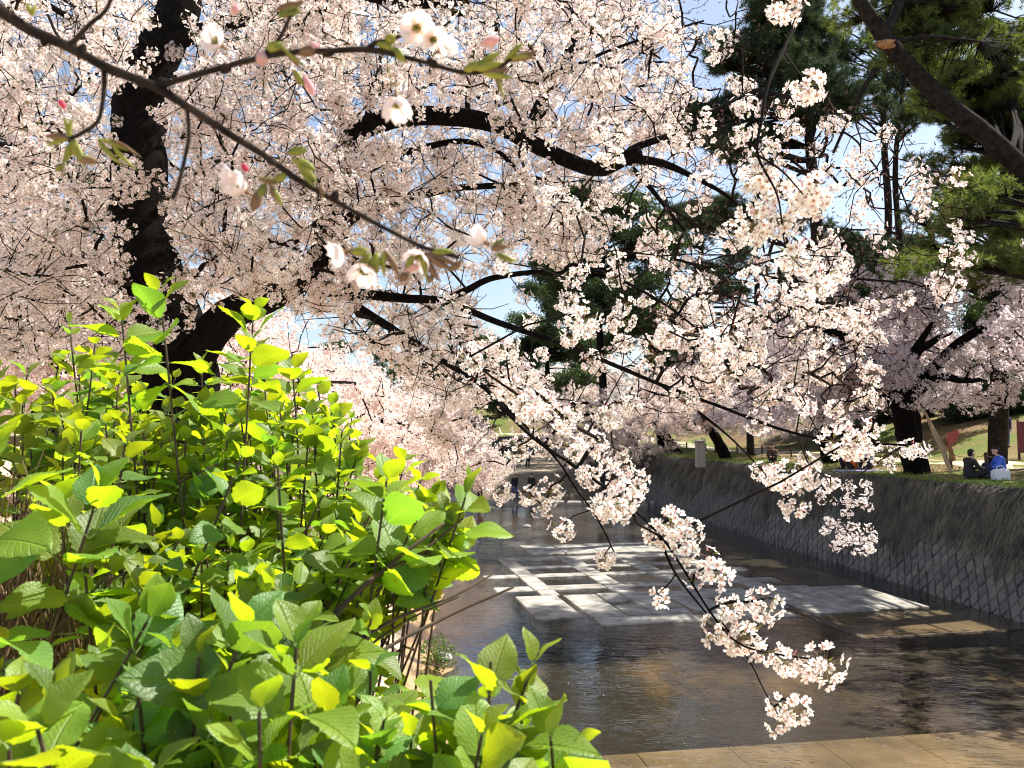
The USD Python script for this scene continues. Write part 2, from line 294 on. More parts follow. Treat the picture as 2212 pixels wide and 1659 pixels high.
def shore_s(x, y):
    "distance from the left shoreline, positive on the land side"
    x, y = np.broadcast_arrays(np.asarray(x, float), np.asarray(y, float)); q = np.stack([x, y], -1).reshape(-1, 2)
    a, b = SHORE[:-1], SHORE[1:]; ab = b - a; out = np.empty(len(q))
    for k in range(0, len(q), 4000):
        w = q[k:k+4000, None] - a[None]; h = np.clip((w * ab).sum(2) / (ab * ab).sum(1), 0, 1); e = w - h[..., None] * ab
        d2 = (e * e).sum(2); j = d2.argmin(1); i = np.arange(len(j))
        out[k:k+4000] = np.sqrt(d2[i, j]) * np.sign(ab[j][:, 0] * w[i, j][:, 1] - ab[j][:, 1] * w[i, j][:, 0])
    return out.reshape(x.shape)
def left_z(x, y):
    s = shore_s(x, y)
    z = np.interp(s, [-4, -.6, 0, .35, 2.0, 3.0, 4.6, 6, 30, 200], [-3.9, -3.5, -3.22, -2.93, -2.80, -2.2, -.55, 0, .4, 3])
    return z + (meshkit.fbm(np.stack([np.broadcast_to(x, z.shape) * .9, np.broadcast_to(y, z.shape) * .9, z * 0], -1), 3, 5) - .5) * .22
def grid(Vx, mat, name, **kw):
    h, w = Vx.shape[:2]; i, j = np.meshgrid(np.arange(h - 1), np.arange(w - 1), indexing='ij'); a = i * w + j
    f = np.vstack([np.stack([a, a+1, a+w+1], -1).reshape(-1, 3), np.stack([a, a+w+1, a+w], -1).reshape(-1, 3)])
    return obj(name, (Vx.reshape(-1, 3), f), mat, smooth=True, **kw)

# right bank: a strip along the top of the wall, rising into a low hill
tt = np.r_[np.arange(0, 130, 1.2), np.arange(130, WD[-1], 4)]; ss = np.r_[.25, .6, 1, 1.6, 2.4, 3.4, 4.6, 6, 8, 10, 12, 14, 17, 20, 24, 29, 35, 45, 60, 90, 140, 250]
p_, n_ = wall_at(tt); S, T = np.meshgrid(ss, tt)
XY = p_[:, None] + n_[:, None] * S[..., None]; Z = right_z(S, T) + (meshkit.fbm(np.concatenate([XY * .5, XY[..., :1] * 0], -1), 3, 3) - .5) * .25 * np.clip(S - 1, 0, 2)
Vr = np.concatenate([XY, Z[..., None]], -1); Vr = np.concatenate([Vr[:, :1] - [0, 0, 2.0], Vr], 1)
grid(Vr[:, ::-1], 'ground_park', 'ground', kind='structure', label='grassy right bank rising into a leaf strewn slope', category='ground')
# a pale path along the right bank
ps = np.linspace(5.2, 8.2, 7); S, T = np.meshgrid(ps, tt); XY = p_[:, None] + n_[:, None] * S[..., None]
Z = right_z(S, T) + (meshkit.fbm(np.concatenate([XY * .5, XY[..., :1] * 0], -1), 3, 3) - .5) * .25 * np.clip(S - 1, 0, 2) + .035
Z[:, 0] -= .08; Z[:, -1] -= .08
grid(np.concatenate([XY, Z[..., None]], -1)[:, ::-1], 'path', 'path', kind='structure', label='pale sandy path along the right bank', category='path')
# left bank
gx = np.r_[-250, -150, -90, -60, np.arange(-40, -14, 2.0), np.arange(-14, 10.1, .4)]; gy = np.r_[np.arange(-12, 34, .4), np.arange(34, 126, 2.0)]
X, Y = np.meshgrid(gx, gy); grid(np.stack([X, Y, left_z(X, Y)], -1), 'sand', 'bank', kind='structure', label='sandy left bank with a low bench beside the water', category='bank')
# river bed and water
X, Y = np.meshgrid(np.r_[-1500, -300, np.linspace(-60, 40, 80), 300, 1500], np.r_[-800, -40, np.linspace(-14, 130, 130), 400, 2000])
Zb = -3.50 + (meshkit.fbm(np.stack([X * .25, Y * .18, X * 0], -1), 4, 9) - .5) * .34
grid(np.stack([X, Y, np.where((np.abs(X) > 70) | (Y > 135) | (Y < -20), -3.6, Zb)], -1), 'river_bed', 'river_bed', kind='structure', label='brown silty bed of the shallow river', category='river bed')
def quad(x0, x1, y0, y1, z): return np.array([[x0, y0, z], [x1, y0, z], [x1, y1, z], [x0, y1, z]], float), np.array([[0, 1, 2], [0, 2, 3]])
obj('water', quad(-150, 26, -14, 130, ZW), 'water', kind='structure', label='shallow rippled river reflecting the sky and trees', category='water')

# the grid of the river works: axes across and along the current
O2 = G((1500 + 1140/2.011)*.576, (1900 + 825/2.011)*.576, -3.08)[:2]; UA, VA = np.array([.981, .196]), np.array([-.196, .981])
def river_xy(v):
    v = np.array(v, float); v[:, :2] = O2 + v[:, :1] * UA + v[:, 1:2] * VA; return v
# sill across the near end of the river, blocks under a film of water
sill = thing('weir_sill', 'submerged tan concrete sill of large blocks across the near river', 'weir', kind='structure')
r_ = np.random.default_rng(3); a0, b0 = np.array([-1.0, 11.87]), np.array([14.5, 14.4]); du = unit(b0 - a0); dv = np.array([du[1], -du[0]])
for row in range(4):
    for k in range(11):
        u0, u1 = k * 1.45 + (row % 2) * .7, k * 1.45 + 1.446 + (row % 2) * .7
        v, f = box(u0, u1, row * 1.1, row * 1.1 + 1.097, -3.7, -3.240 + r_.normal(0, .002), .004)
        v[:, :2] = a0 + v[:, :1] * du + v[:, 1:2] * dv; obj('block', (v, f[:, ::-1]), 'wet_concrete', sill)
# concrete platform of slabs with square pools
plat = thing('slab_platform', 'pale concrete platform of flat slabs and square pools in the river', 'platform')
r_ = np.random.default_rng(4)
SL = [(-.33, .93, .15, 3.02), (1.09, 2.08, .15, 3.02), (2.83, 3.88, .15, 3.02), (2.11, 2.80, .15, 1.28), (2.11, 2.80, 1.86, 3.02),
      (4.06, 5.05, .15, 3.02), (5.77, 6.72, .15, 3.02), (5.08, 5.74, .15, 1.28), (5.08, 5.74, 1.86, 3.02),
      (1.12, 3.78, -.80, .0), (4.08, 6.36, -.80, .0)]
for u0, u1 in ((.46, 1.03), (2.76, 3.42), (4.95, 5.6), (7.1, 7.75)):
    for v0, v1 in ((3.05, 3.79), (4.56, 6.0), (6.62, 7.7), (8.3, 9.5)): SL.append((u0, u1, v0, v1))
for v0, v1 in ((3.82, 4.53), (6.03, 6.59), (7.73, 8.27), (9.53, 10.3)):
    for u0, u1 in ((-.7, .43), (.46, 2.73), (2.76, 4.92), (4.95, 7.07), (7.1, 8.6)):
        if u0 < 0 and v0 > 7: continue
        SL.append((u0, u1, v0, v1))
for u0 in np.arange(2.0, 9, 1.4): SL.append((u0, u0 + 1.37, 11.0, 13.6))
for u0, u1, v0, v1 in SL:
    z = -3.165 + r_.normal(0, .006); v, f = box(u0, u1, v0, v1, -3.75, z, .025, r_, .004); obj('slab', (river_xy(v), f), 'concrete', plat)
for u0, u1, v0, v1, z in ((6.95, 8.9, -.6, 3.0, -3.16), (8.95, 10.6, -.4, 2.8, -3.18), (6.95, 9.2, -3.0, -.65, -3.235), (9.25, 12.0, -3.0, -.65, -3.24), (8.95, 11.0, 3.0, 6.5, -3.22)):
    v, f = box(u0, u1, v0, v1, -3.75, z, .03, r_, .004); obj('wet_slab', (river_xy(v), f), 'concrete' if z > -3.19 else 'wet_concrete', plat)
for u0, u1, v0, v1 in ((6.62, 6.90, -3.1, 1.6), (3.72, 3.98, -2.0, .0), (6.9, 11.5, -3.2, -3.03)):
    v, f = box(u0, u1, v0, v1, -3.75, -3.185, .03, r_, .01); obj('kerb', (river_xy(v), f), 'wood_post', plat)
# stepping stones far upstream
r_ = np.random.default_rng(5); XS = np.linspace(952, 1420, 14)
for k, vx in enumerate(XS):
    c = G(vx, 1082, -2.95); w = r_.uniform(.36, .46); v, f = box(-w, w, -.55, .55, -.75, 0, .06, r_, .02)
    obj('stepping_stone', (v + c, f), 'concrete', label=['first', 'second', 'third', 'fourth', 'fifth', 'sixth', 'seventh', 'eighth', 'ninth', 'tenth', 'eleventh', 'twelfth', 'thirteenth', 'fourteenth'][k] + ' squared pale stepping stone from the left in the row across the river', category='stepping stone', group='stepping stones across the river')
for k, (vx, vy, s, lab) in enumerate([(980, 1143, .22, 'small pale rock beside the right tip of the leafy branch in the water'), (1062, 1098, .2, 'pale rounded rock in dark water just before the stepping stones'), (1138, 1137, .16, 'small white rock in the water left of the large back slab'), (955, 1420, .16, 'dark wet rock breaking the water near the sandy shore')]):
    m = trimesh.creation.icosphere(2); v = np.array(m.vertices); v *= (1 + .5 * (meshkit.fbm(v * 1.7 + k * 7, 3) - .5))[:, None] * [1.3, 1, .65]
    obj('river_rock', (v * s + G(vx, vy, ZW + .03), m.faces), 'rock', smooth=True, label=lab, category='rock')

def floating():
    r = np.random.default_rng(15); n = 700; xy = np.column_stack([r.uniform(-1.5, 13, n), r.uniform(11.5, 33, n)]); k = meshkit.fbm(np.column_stack([xy * [.5, .9], np.zeros(n)]), 3, 6) + r.normal(0, .08, n) > .5; xy = xy[k]; n = len(xy); an = r.uniform(0, 6.3, n); L_ = r.uniform(.008, .014, n)
    d = np.stack([np.cos(an), np.sin(an)], 1) * L_[:, None]; e = np.stack([-d[:, 1], d[:, 0]], 1) * .7; z = np.full((n, 1), ZW + .004); v = np.stack([np.hstack([xy + a * d + b * e, z + h]) for a, b, h in ((-1, 0, 0), (0, -1, .002), (1, 0, .003), (0, 1, .002))], 1).reshape(-1, 3)
    return v, (np.array([(0, 1, 2), (0, 2, 3)])[None] + (np.arange(n) * 4)[:, None, None]).reshape(-1, 3)
v, f = floating(); obj('fallen_petals', (v, f), 'petal', col=np.ones((len(v), 3)), label='fallen pale petals drifting on the river surface', category='petals', kind='stuff')

# ------------------------------------------------------------------ the retaining wall
WH, BAT = 3.5, 1.45                                            # height to below the water; how far its foot stands out
def wall_pt(t, h, out=0.0):
    "a point of the wall's face, h metres down from its top"
    p, n = wall_at(t); q = p - n * (np.asarray(h)[..., None] * BAT / WH + np.asarray(out)[..., None] * .92)
    return np.concatenate([q, (-.02 + rise(t) - np.asarray(h) * (1 + rise(t) / WH))[..., None] + np.asarray(out)[..., None] * .38], -1)
wall = thing('retaining_wall', 'long dark battered stone retaining wall under the right bank, overgrown with dry grass', 'wall')
tw = np.arange(8, 150, .8); hs = np.linspace(0, WH, 12); T, H = np.meshgrid(tw, hs, indexing='ij')
Vf = wall_pt(T, H, (meshkit.fbm(np.stack([T, H * 2, T * 0], -1), 3, 2) - .5) * .12); pt, nt = wall_at(tw)
top = np.concatenate([pt + nt * .5, (.03 + rise(tw))[:, None]], 1)[:, None]; V_ = np.concatenate([top, Vf], 1)
h_, w_ = V_.shape[:2]; i, j = np.meshgrid(np.arange(h_ - 1), np.arange(w_ - 1), indexing='ij'); a = i * w_ + j
obj('wall_body', (V_.reshape(-1, 3), np.vstack([np.stack([a, a+1, a+w_+1], -1).reshape(-1, 3), np.stack([a, a+w_+1, a+w_], -1).reshape(-1, 3)])), 'wall_core', wall, smooth=True)
def wall_stones():
    r = np.random.default_rng(11); S = .42; near, far = [], []
    for jj in range(0, 17):
        h = WH - jj * S * .62
        if h < .2: break
        for t in np.arange(27, 95, S * .92):
            tc = t + (jj % 2) * S * .46; a, b = S * .44, S * .58; pr = r.uniform(.03, .07); k = .84; out = []
            for dt, dh in ((-a, 0), (0, -b), (a, 0), (0, b)):
                out.append((tc + dt + r.normal(0, .012), h + dh + r.normal(0, .012), .0))
            for dt, dh in ((-a*k, 0), (0, -b*k), (a*k, 0), (0, b*k)): out.append((tc + dt, h + dh, pr + r.normal(0, .01)))
            o = np.array(out); v = wall_pt(o[:, 0], np.maximum(o[:, 1], .02), o[:, 2])
            f = np.array([(4,6,5),(4,7,6)] + [q for i in range(4) for q in ((i, 4+i, 4+(i+1) % 4), (i, 4+(i+1) % 4, (i+1) % 4))])
            px = PIX(v.mean(0)); vis = px[0] < 2260 and h > 1.5 and h < 3.35
            (near if vis else far).append((px[2] + (0 if vis else 1e3), v, f, int(r.integers(3))))
    near.sort(key=lambda q: q[0])
    for d, v, f, k in near[:300]: obj('stone', (v, f), f'wall_stone_{k}', wall)
    rest = near[300:] + far; obj('far_stones', cat([(v, f) for _, v, f, _ in rest]), 'wall_stone_1', wall, kind='stuff')
wall_stones()
def wall_grass():
    r = np.random.default_rng(12); n = 60000; t = 22 + 75 * r.random(n) ** 1.6; dens = meshkit.fbm(np.stack([t * .7, t * 0, t * 0], -1), 3, 4)
    h = -.08 + np.clip(.5 + 2.7 * dens, 0, 3) * r.random(n) ** .85 * .80; L = r.uniform(.12, .42, n) * (1 + (t - 22) / 90); w = r.uniform(.006, .014, n) * (1 + (t - 22) / 40)
    p = wall_pt(t, h, np.full(n, .07)); q = wall_pt(t + r.normal(0, .10, n), h + L, r.uniform(.06, .20, n)); m = (p + q) / 2 + r.normal(0, .03, (n, 3)) + [0, 0, .02]
    _, nn = wall_at(t); tg = np.concatenate([np.stack([-nn[:, 1], nn[:, 0]], 1), np.zeros((n, 1))], 1) * w[:, None]
    v = np.stack([p - tg, p + tg, m - tg, m + tg, q], 1).reshape(-1, 3); f = np.array([(0,1,3),(0,3,2),(2,3,4)])[None] + (np.arange(n) * 5)[:, None, None]
    return v, f.reshape(-1, 3)
obj('dry_wall_grass', wall_grass(), 'dry_grass', label='matted dry grass hanging over the stone retaining wall', category='dry grass', kind='stuff')
def bank_grass():
    r = np.random.default_rng(13); n = 22000; t = 26 + 70 * r.random(n) ** 1.5; s = np.where(r.random(n) < .4, r.uniform(0.0, .5, n), r.uniform(.2, 5, n)); p, nn = wall_at(t)
    b = np.concatenate([p + nn * s[:, None], (right_z(s, t) + .02)[:, None]], 1); L = r.uniform(.04, .12, n); w = r.uniform(.006, .012, n) * (1 + (t - 26) / 40)
    tip = b + np.concatenate([r.normal(0, .04, (n, 2)), L[:, None]], 1); an = r.uniform(0, np.pi, n); tg = np.stack([np.cos(an) * w, np.sin(an) * w, 0 * an], 1)
    return np.stack([b - tg, b + tg, tip], 1).reshape(-1, 3), np.arange(n * 3).reshape(-1, 3)
obj('bank_grass', bank_grass(), 'grass_blade', label='short green grass along the top of the retaining wall', category='grass', kind='stuff')

# ------------------------------------------------------------------ blossoms
def flower(r, detail=2, size=.016, cup=.35):
    "one five-petalled cherry flower facing +z"
    V, Fc, C = [], [], []
    for k in range(5):
        a = k * 2 * np.pi / 5 + r.normal(0, .06); c, s = math.cos(a), math.sin(a); L = size * r.uniform(.92, 1.08); cu = cup * r.uniform(.6, 1.4)
        if detail >= 2: pts = [(.06, 0, 0), (.55, .33, .16), (.93, .26, .42), (.86, 0, .40), (.93, -.26, .42), (.55, -.33, .16), (.52, 0, .05)]; fc = [(0, 6, 1), (1, 6, 2), (2, 6, 3), (3, 6, 4), (4, 6, 5), (5, 6, 0)]; cl = [.45, 1, 1, 1, 1, 1, .93]
        else: pts = [(.05, 0, 0), (.72, .40, .24), (1.0, 0, .42), (.72, -.40, .24)]; fc = [(0, 2, 1), (0, 3, 2)]; cl = [.5, 1, 1, 1]
        n = len(V)
        for (x, y, z), q in zip(pts, cl):
            V.append((L * (c * x - s * y), L * (s * x + c * y), size * cu * z)); C.append((1, 1, 1) if q == 1 else (min(1, q + .40), min(1, q + .20), min(1, q + .16)))
        Fc += [tuple(n + i for i in t) for t in fc]
    if detail >= 1:
        n = len(V); V.append((0, 0, size * .16)); C.append((.55, .40, .16))
        for k in range(6):
            a = k * np.pi / 3; V.append((size * .24 * math.cos(a), size * .24 * math.sin(a), size * (.30 if k % 2 else .12))); C.append((.42, .16, .10) if k % 2 else (.62, .25, .22))
        Fc += [(n, n + 1 + k, n + 1 + (k + 1) % 6) for k in range(6)]
    return np.array(V), np.array(Fc), np.array(C)
def cluster(seed, nfl=16, rad=.05, size=.0165, detail=2, hang=.25, buds=2):
    "an umbel of flowers on thin stalks, facing outwards"
    r = np.random.default_rng(seed); parts = []
    for k in range(nfl):
        z = 1 - 2 * (k + .5) / nfl; a = k * 2.39996 + r.normal(0, .25); q = math.sqrt(max(0, 1 - z * z)); d = unit(np.array([q * math.cos(a), q * math.sin(a), z - hang]) + r.normal(0, .16, 3))
        p = d * rad * r.uniform(.75, 1.15); B = frame(unit(d + r.normal(0, .35, 3)), r.uniform(0, 6)); v, f, c = flower(r, detail, size * r.uniform(.9, 1.1), r.uniform(.3, .9)); parts.append((v @ B.T + p, f, c))
        if detail >= 1:
            v, f = rods([np.zeros(3)], [p], [.0011], [.0008]); parts.append((v, f, np.tile((.34, .36, .12) if k % 2 else (.36, .22, .14), (len(v), 1))))
    for k in range(buds):
        d = unit(r.normal(size=3)); v, f = rods([d * rad * .7], [d * rad * 1.15], [.004], [.001]); parts.append((v, f, np.tile((.75, .40, .42) if k else (.42, .42, .12), (len(v), 1))))
    return cat(parts)
def spray(seed, n=30, rad=.20, size=.034):
    "a loose far-off clump of blossom: single flowers as small cupped discs through a ball of air"
    r = np.random.default_rng(seed); d = unit(r.normal(size=(n, 3))) * (rad * r.random(n) ** .5)[:, None] * [1, 1, .75]; B = rotmats(n, r)
    a = np.arange(5) * 2 * np.pi / 5; ring = np.stack([np.cos(a), np.sin(a), .3 + 0 * a], 1); base = np.vstack([[0, 0, 0], ring]) * size
    v = np.einsum('nij,kj->nki', B, base) * r.uniform(.7, 1.2, (n, 1, 1)) + d[:, None]; f = np.array([(0, k + 1, (k + 1) % 5 + 1) for k in range(5)])[None] + (np.arange(n) * 6)[:, None, None]
    c = np.ones((n, 6, 3)); c[:, 0] = (.80, .62, .56); c *= np.array([1, .97, .97]) ** r.uniform(0, 3, (n, 1, 1)); return v.reshape(-1, 3), f.reshape(-1, 3), c.reshape(-1, 3)
NEAR = [cluster(100 + k, n, rd, .0185, 2) for k, (n, rd) in enumerate([(22, .058), (17, .050), (13, .044), (9, .036), (6, .03)])]
MIDP = [cluster(200 + k, n, rd, .020, 1, buds=1) for k, (n, rd) in enumerate([(18, .066), (14, .06), (11, .053), (8, .045)])]
SPR = [spray(300 + k, 24 + 4 * k) for k in range(4)]
def as_protos(L, mat): return [((v, f), mat, c) for v, f, c in L]

# ------------------------------------------------------------------ the big cherry tree
def limb(parent, pts, rads, name='limb', sides=10, n=8, rough=.10, freq=9, mat='bark', seed=1, jit=0.0):
    "pts: (view x, view y, depth) rows or world points; returns the sampled centre line"
    q = spline(np.column_stack([pts, rads]), n); c = q[:, :3]
    if jit: c = c + (meshkit.fbm(c[:, None] * 3 + np.arange(3)[None, :, None] * 17, 3, seed) - .5) * jit
    obj(name, tube(c, np.maximum(q[:, 3], .002), sides, rough, freq, seed), mat, parent, smooth=True); return c
def W(rows): rows = np.array(rows, float); return P(rows[:, 0], rows[:, 1], rows[:, 2])
tree = thing('cherry_tree', 'large black trunked cherry tree in full bloom behind the leafy shrubs', 'tree')
sk = []
base = P(385, 860, 8.6); base[2] = -1.3
trunk = [tuple(base), *W([(378, 860, 8.6), (362, 760, 8.55), (340, 640, 8.5), (312, 540, 8.5), (302, 400, 8.5), (300, 260, 8.5), (335, 130, 8.5), (385, 20, 8.55), (420, -120, 8.6), (450, -330, 8.7)])]
sk.append(limb(tree, trunk, [.55, .47, .42, .36, .31, .295, .27, .235, .21, .17, .11], 'trunk', 20, 12, .16, 5, seed=4))
def L(rows, w0, w1, name='limb', **kw):
    rows = np.array(rows, float); w = W(rows); u = np.r_[0, np.cumsum(np.linalg.norm(np.diff(w, axis=0), axis=1))]; u /= u[-1]
    c = limb(tree, w, .5 * (w0 ** (1 - u) * w1 ** u) * rows[:, 2] / FPX, name, **kw); sk.append(c); return c
L([(395, 830, 8.5), (440, 745, 8.35), (495, 680, 8.2), (600, 632, 8.0), (690, 560, 7.8), (716, 460, 7.5), (738, 350, 7.2), (775, 285, 7.0), (850, 256, 6.8), (950, 250, 6.6), (1060, 266, 6.4), (1150, 310, 6.2), (1240, 352, 6.0), (1300, 364, 5.9), (1350, 342, 5.8), (1385, 330, 5.75)], 84, 30, seed=5, sides=14)
L([(1350, 345, 5.8), (1420, 350, 5.7), (1490, 378, 5.6), (1580, 430, 5.5), (1640, 500, 5.4)], 25, 5)
L([(1350, 338, 5.8), (1375, 318, 5.8), (1450, 290, 5.8), (1540, 240, 5.9), (1640, 190, 6.1)], 18, 5)
L([(1140, 284, 6.2), (1165, 225, 6.3), (1200, 160, 6.4), (1240, 90, 6.5), (1290, 10, 6.6), (1330, -60, 6.7)], 22, 17)
L([(1198, 165, 6.4), (1290, 120, 6.4), (1400, 80, 6.5), (1520, 45, 6.6)], 9, 4)
L([(1365, 365, 5.75), (1400, 400, 5.7), (1440, 450, 5.6), (1480, 500, 5.5)], 15, 6)
L([(595, 640, 8.0), (660, 596, 7.6), (720, 628, 7.1), (790, 636, 6.6), (880, 645, 6.2), (960, 652, 5.9), (1080, 698, 5.5), (1220, 745, 5.1), (1330, 790, 4.8), (1430, 832, 4.5), (1560, 880, 4.2), (1680, 925, 3.9), (1790, 950, 3.7), (1960, 962, 3.5)], 46, 5, seed=6)
L([(955, 652, 5.9), (1010, 626, 5.8), (1060, 602, 5.7), (1150, 588, 5.5), (1210, 590, 5.4), (1240, 572, 5.3), (1330, 600, 5.1), (1440, 660, 4.8), (1540, 740, 4.5)], 17, 4)
L([(640, 600, 7.7), (700, 612, 7.2), (750, 650, 6.7), (850, 712, 6.0), (960, 782, 5.4), (1040, 832, 4.9), (1100, 895, 4.4), (1160, 952, 4.0), (1260, 1020, 3.5), (1345, 1082, 3.1), (1420, 1150, 2.85), (1470, 1220, 2.75), (1540, 1330, 2.65), (1600, 1392, 2.6), (1690, 1415, 2.6), (1775, 1425, 2.6)], 34, 4, seed=7)
L([(1040, 832, 4.9), (1095, 880, 4.5), (1200, 990, 4.0), (1240, 1050, 3.9), (1290, 1120, 3.8), (1330, 1200, 3.8)], 9, 3)
L([(1430, 832, 4.5), (1560, 930, 4.0), (1640, 1010, 3.7), (1700, 1080, 3.6)], 9, 3)
L([(1420, 1150, 2.85), (1460, 1240, 2.9), (1530, 1330, 2.9)], 7, 4)
L([(1560, 1345, 2.65), (1620, 1430, 2.7), (1650, 1490, 2.7), (1685, 1550, 2.7)], 4, 2.5)
# limbs of the crown on the left and behind
L([(318, 500, 8.5), (430, 360, 8.3), (560, 345, 7.8), (700, 350, 7.2), (860, 330, 6.9)], 20, 8)
L([(360, 600, 8.5), (250, 610, 8.0), (130, 640, 7.4), (20, 700, 6.9), (-80, 740, 6.6)], 26, 10)
L([(300, 560, 8.5), (200, 545, 8.4), (60, 600, 8.2), (-60, 640, 8.0)], 24, 12)
L([(300, 420, 8.5), (200, 380, 8.0), (80, 330, 7.3), (-60, 300, 6.8)], 24, 10)
L([(330, 180, 8.5), (240, 90, 7.8), (120, 20, 7.0), (20, -60, 6.4)], 26, 10)
L([(350, 100, 8.5), (460, 60, 8.0), (600, 20, 7.3), (760, -10, 6.7), (900, 6, 6.3), (1010, 0, 6.0)], 40, 22)
L([(700, 560, 7.8), (760, 470, 7.6), (850, 440, 7.3), (960, 410, 7.0), (1090, 400, 6.8), (1190, 395, 6.6)], 34, 10)
L([(790, 280, 7.0), (800, 220, 7.1), (815, 150, 7.3), (840, 60, 7.5)], 16, 7)
L([(1010, 256, 6.5), (1012, 190, 6.6), (1020, 120, 6.8), (1060, 30, 7.0)], 14, 6)
L([(870, 330, 6.9), (990, 305, 6.7), (1070, 325, 6.5), (1100, 350, 6.4), (1140, 390, 6.3)], 16, 8)
L([(960, 20, 6.4), (1030, 40, 6.5), (1100, 80, 6.5), (1180, 110, 6.5)], 13, 6)
L([(700, 470, 7.5), (640, 520, 7.2), (560, 540, 6.6), (470, 545, 6.1)], 18, 8)

SK = np.vstack(sk); SK = SK[::2]
BALLS = [(1083,1054,20),(1142,1062,24),(1190,1050,22),(1050,996,22),(1092,1006,26),(1122,962,22),(1175,962,26),(1240,985,30),(1168,1088,16),(960,945,26),(990,962,28),(1022,966,22),(930,935,26),(1012,1010,22),(985,1028,18),(900,905,28),(940,890,30),(1060,930,24),(1000,905,28),(1340,1060,58),(1300,1090,36),(1270,1015,34),(1380,1030,36),(1455,1120,44),(1420,1140,32),(1490,1135,26),(1530,1190,30),(1548,1232,34),(1500,1240,26),(1575,1300,46),(1640,1285,46),(1600,1365,42),(1550,1345,32),(1660,1395,30),(1700,1418,34),(1750,1428,34),(1782,1422,20),(1690,1508,30),(1678,1550,24),(1720,1522,24),(1425,1280,22),(1480,1175,20),(1215,1135,20),(1310,1195,28),
    (1850,930,56),(1800,945,34),(1885,912,34),(1715,1085,26),(1690,1030,44),(1735,1020,34),(1650,1010,32),(1970,960,22),(1740,872,24),(1540,740,48),(1600,765,38),(1625,728,36),(1510,652,34),(1440,700,44),(1480,850,36),(1565,860,30),(1640,905,24),(1260,680,52),(1225,720,34),(1238,440,34),(1020,760,48),(1090,742,40),(1140,800,36),(1105,835,42),(1180,852,40),(1212,905,42),(1130,872,46),(1290,955,40),(1240,960,30),(1320,900,34),(1780,610,38),(1812,588,30),(1700,560,34),(1660,600,26),(1470,610,30),(1390,640,30),(1330,690,36),(1350,745,30),(820,330,44),(850,400,44),(560,480,50),(600,560,52),(540,590,44),(470,560,44),(740,600,44),(380,430,42),(290,390,40),(430,390,40),(760,540,36),(880,600,40),(120,510,44),(1320,330,34),(1290,280,34),(1180,420,36),(1340,480,28),(1100,570,34),(60,420,40),(500,420,36),(660,500,36),(690,650,40)]
r_ = np.random.default_rng(21); near_c = []
# depth of a ball of flowers: that of the branch it hangs on
skp = PIX(SK)
for x, y, rp in BALLS:
    j = np.hypot(skp[:, 0] - x, skp[:, 1] - y).argmin(); d0 = skp[j, 2]
    d = min(d0, .075 * FPX / rp * 1.15) if x > 1000 else .068 * FPX / rp * 2.2
    d = np.clip(d, 2.3, 6.0); R_ = rp / FPX * d
    c = P(x, y, d); n = int(np.clip(round((R_ / (.062 if y < 1000 else .050)) ** 2), 1, 7))
    for k in range(n):
        o = unit(r_.normal(size=3)) * max(0, R_ - .045) * r_.random() ** .4 if n > 1 else np.zeros(3)
        near_c.append((c + o, R_))
# regions of the crown: (outline in the view, nearest and farthest depth, number)
REG = [([(-60,-60),(760,-60),(760,640),(420,640),(380,780),(-60,780)], 5.2, 10.5, 4200), ([(700,-60),(1180,-60),(1330,60),(1420,260),(1400,380),(1250,560),(700,620)], 5.2, 9.5, 1900),
       ([(1150,-60),(1320,-60),(1500,60),(1480,330),(1400,330)], 5.6, 8.0, 200), ([(560,620),(1000,620),(1100,760),(1180,860),(980,880),(800,760)], 4.8, 9, 330), ([(1000,520),(1500,520),(1600,760),(1500,860),(1250,900),(1080,760)], 3.6, 6.0, 70),
       ([(1380,380),(1760,380),(1880,640),(1800,860),(1560,820),(1420,560)], 3.8, 6.0, 36), ([(1060,820),(1280,880),(1420,1010),(1290,1080),(1120,940)], 3.3, 4.8, 24), ([(1560,840),(1900,880),(1920,980),(1700,1080),(1600,960)], 3.4, 4.8, 12)]
pts = []; r_ = np.random.default_rng(22)
for poly, d0, d1, n in REG:
    xy = sample_poly(poly, n, r_); d = r_.uniform(d0, d1, n); q = P(xy[:, 0], xy[:, 1], d)
    # gather the blossom into billows along the boughs, and leave the trunk in view
    dens = meshkit.fbm(q * 2.4, 2, 8); keep = r_.random(n) < np.clip((dens - .44) * 9, .04, 1)
    tr = (np.abs(xy[:, 0] - np.interp(xy[:, 1], [0, 130, 260, 400, 540, 700], [395, 335, 300, 303, 315, 350])) < 62) & (d < 8.6) & (xy[:, 1] < 800)
    gap = np.isin(np.floor(xy[:, 1] / 90).astype(int) % 3, [1]); keep &= ~tr | (gap & (r_.random(n) < .22))
    # and the arching bough
    ax = np.interp(xy[:, 0], [760, 850, 950, 1060, 1150, 1240, 1300, 1350, 1420], [290, 256, 250, 266, 310, 352, 364, 342, 345]); keep &= ~((xy[:, 0] > 760) & (xy[:, 0] < 1420) & (np.abs(xy[:, 1] - ax) < 26) & (d < 6.9))
    pts.append(q[keep])
pts = np.vstack(pts); allc = np.vstack([np.array([c for c, _ in near_c]), pts]); nn = len(near_c)
par, order = grow(SK, allc, r_)
obj('twigs', twig_mesh(SK, allc, par, order, r_, .0030, .024), 'twig', tree, kind='stuff')
bare = []
for k in range(4200):                                            # bare shoots
    i = r_.integers(nn, len(allc)); q = allc[i]; d = unit(r_.normal(size=3) + [0, 0, .3]) * r_.uniform(.12, .42); bare.append((q, q + d))
bare = np.array(bare); obj('shoots', rods(bare[:, 0], bare[:, 1], .0046, .002, r_.normal(0, .02, (len(bare), 3))), 'twig', tree, kind='stuff')
bq = []
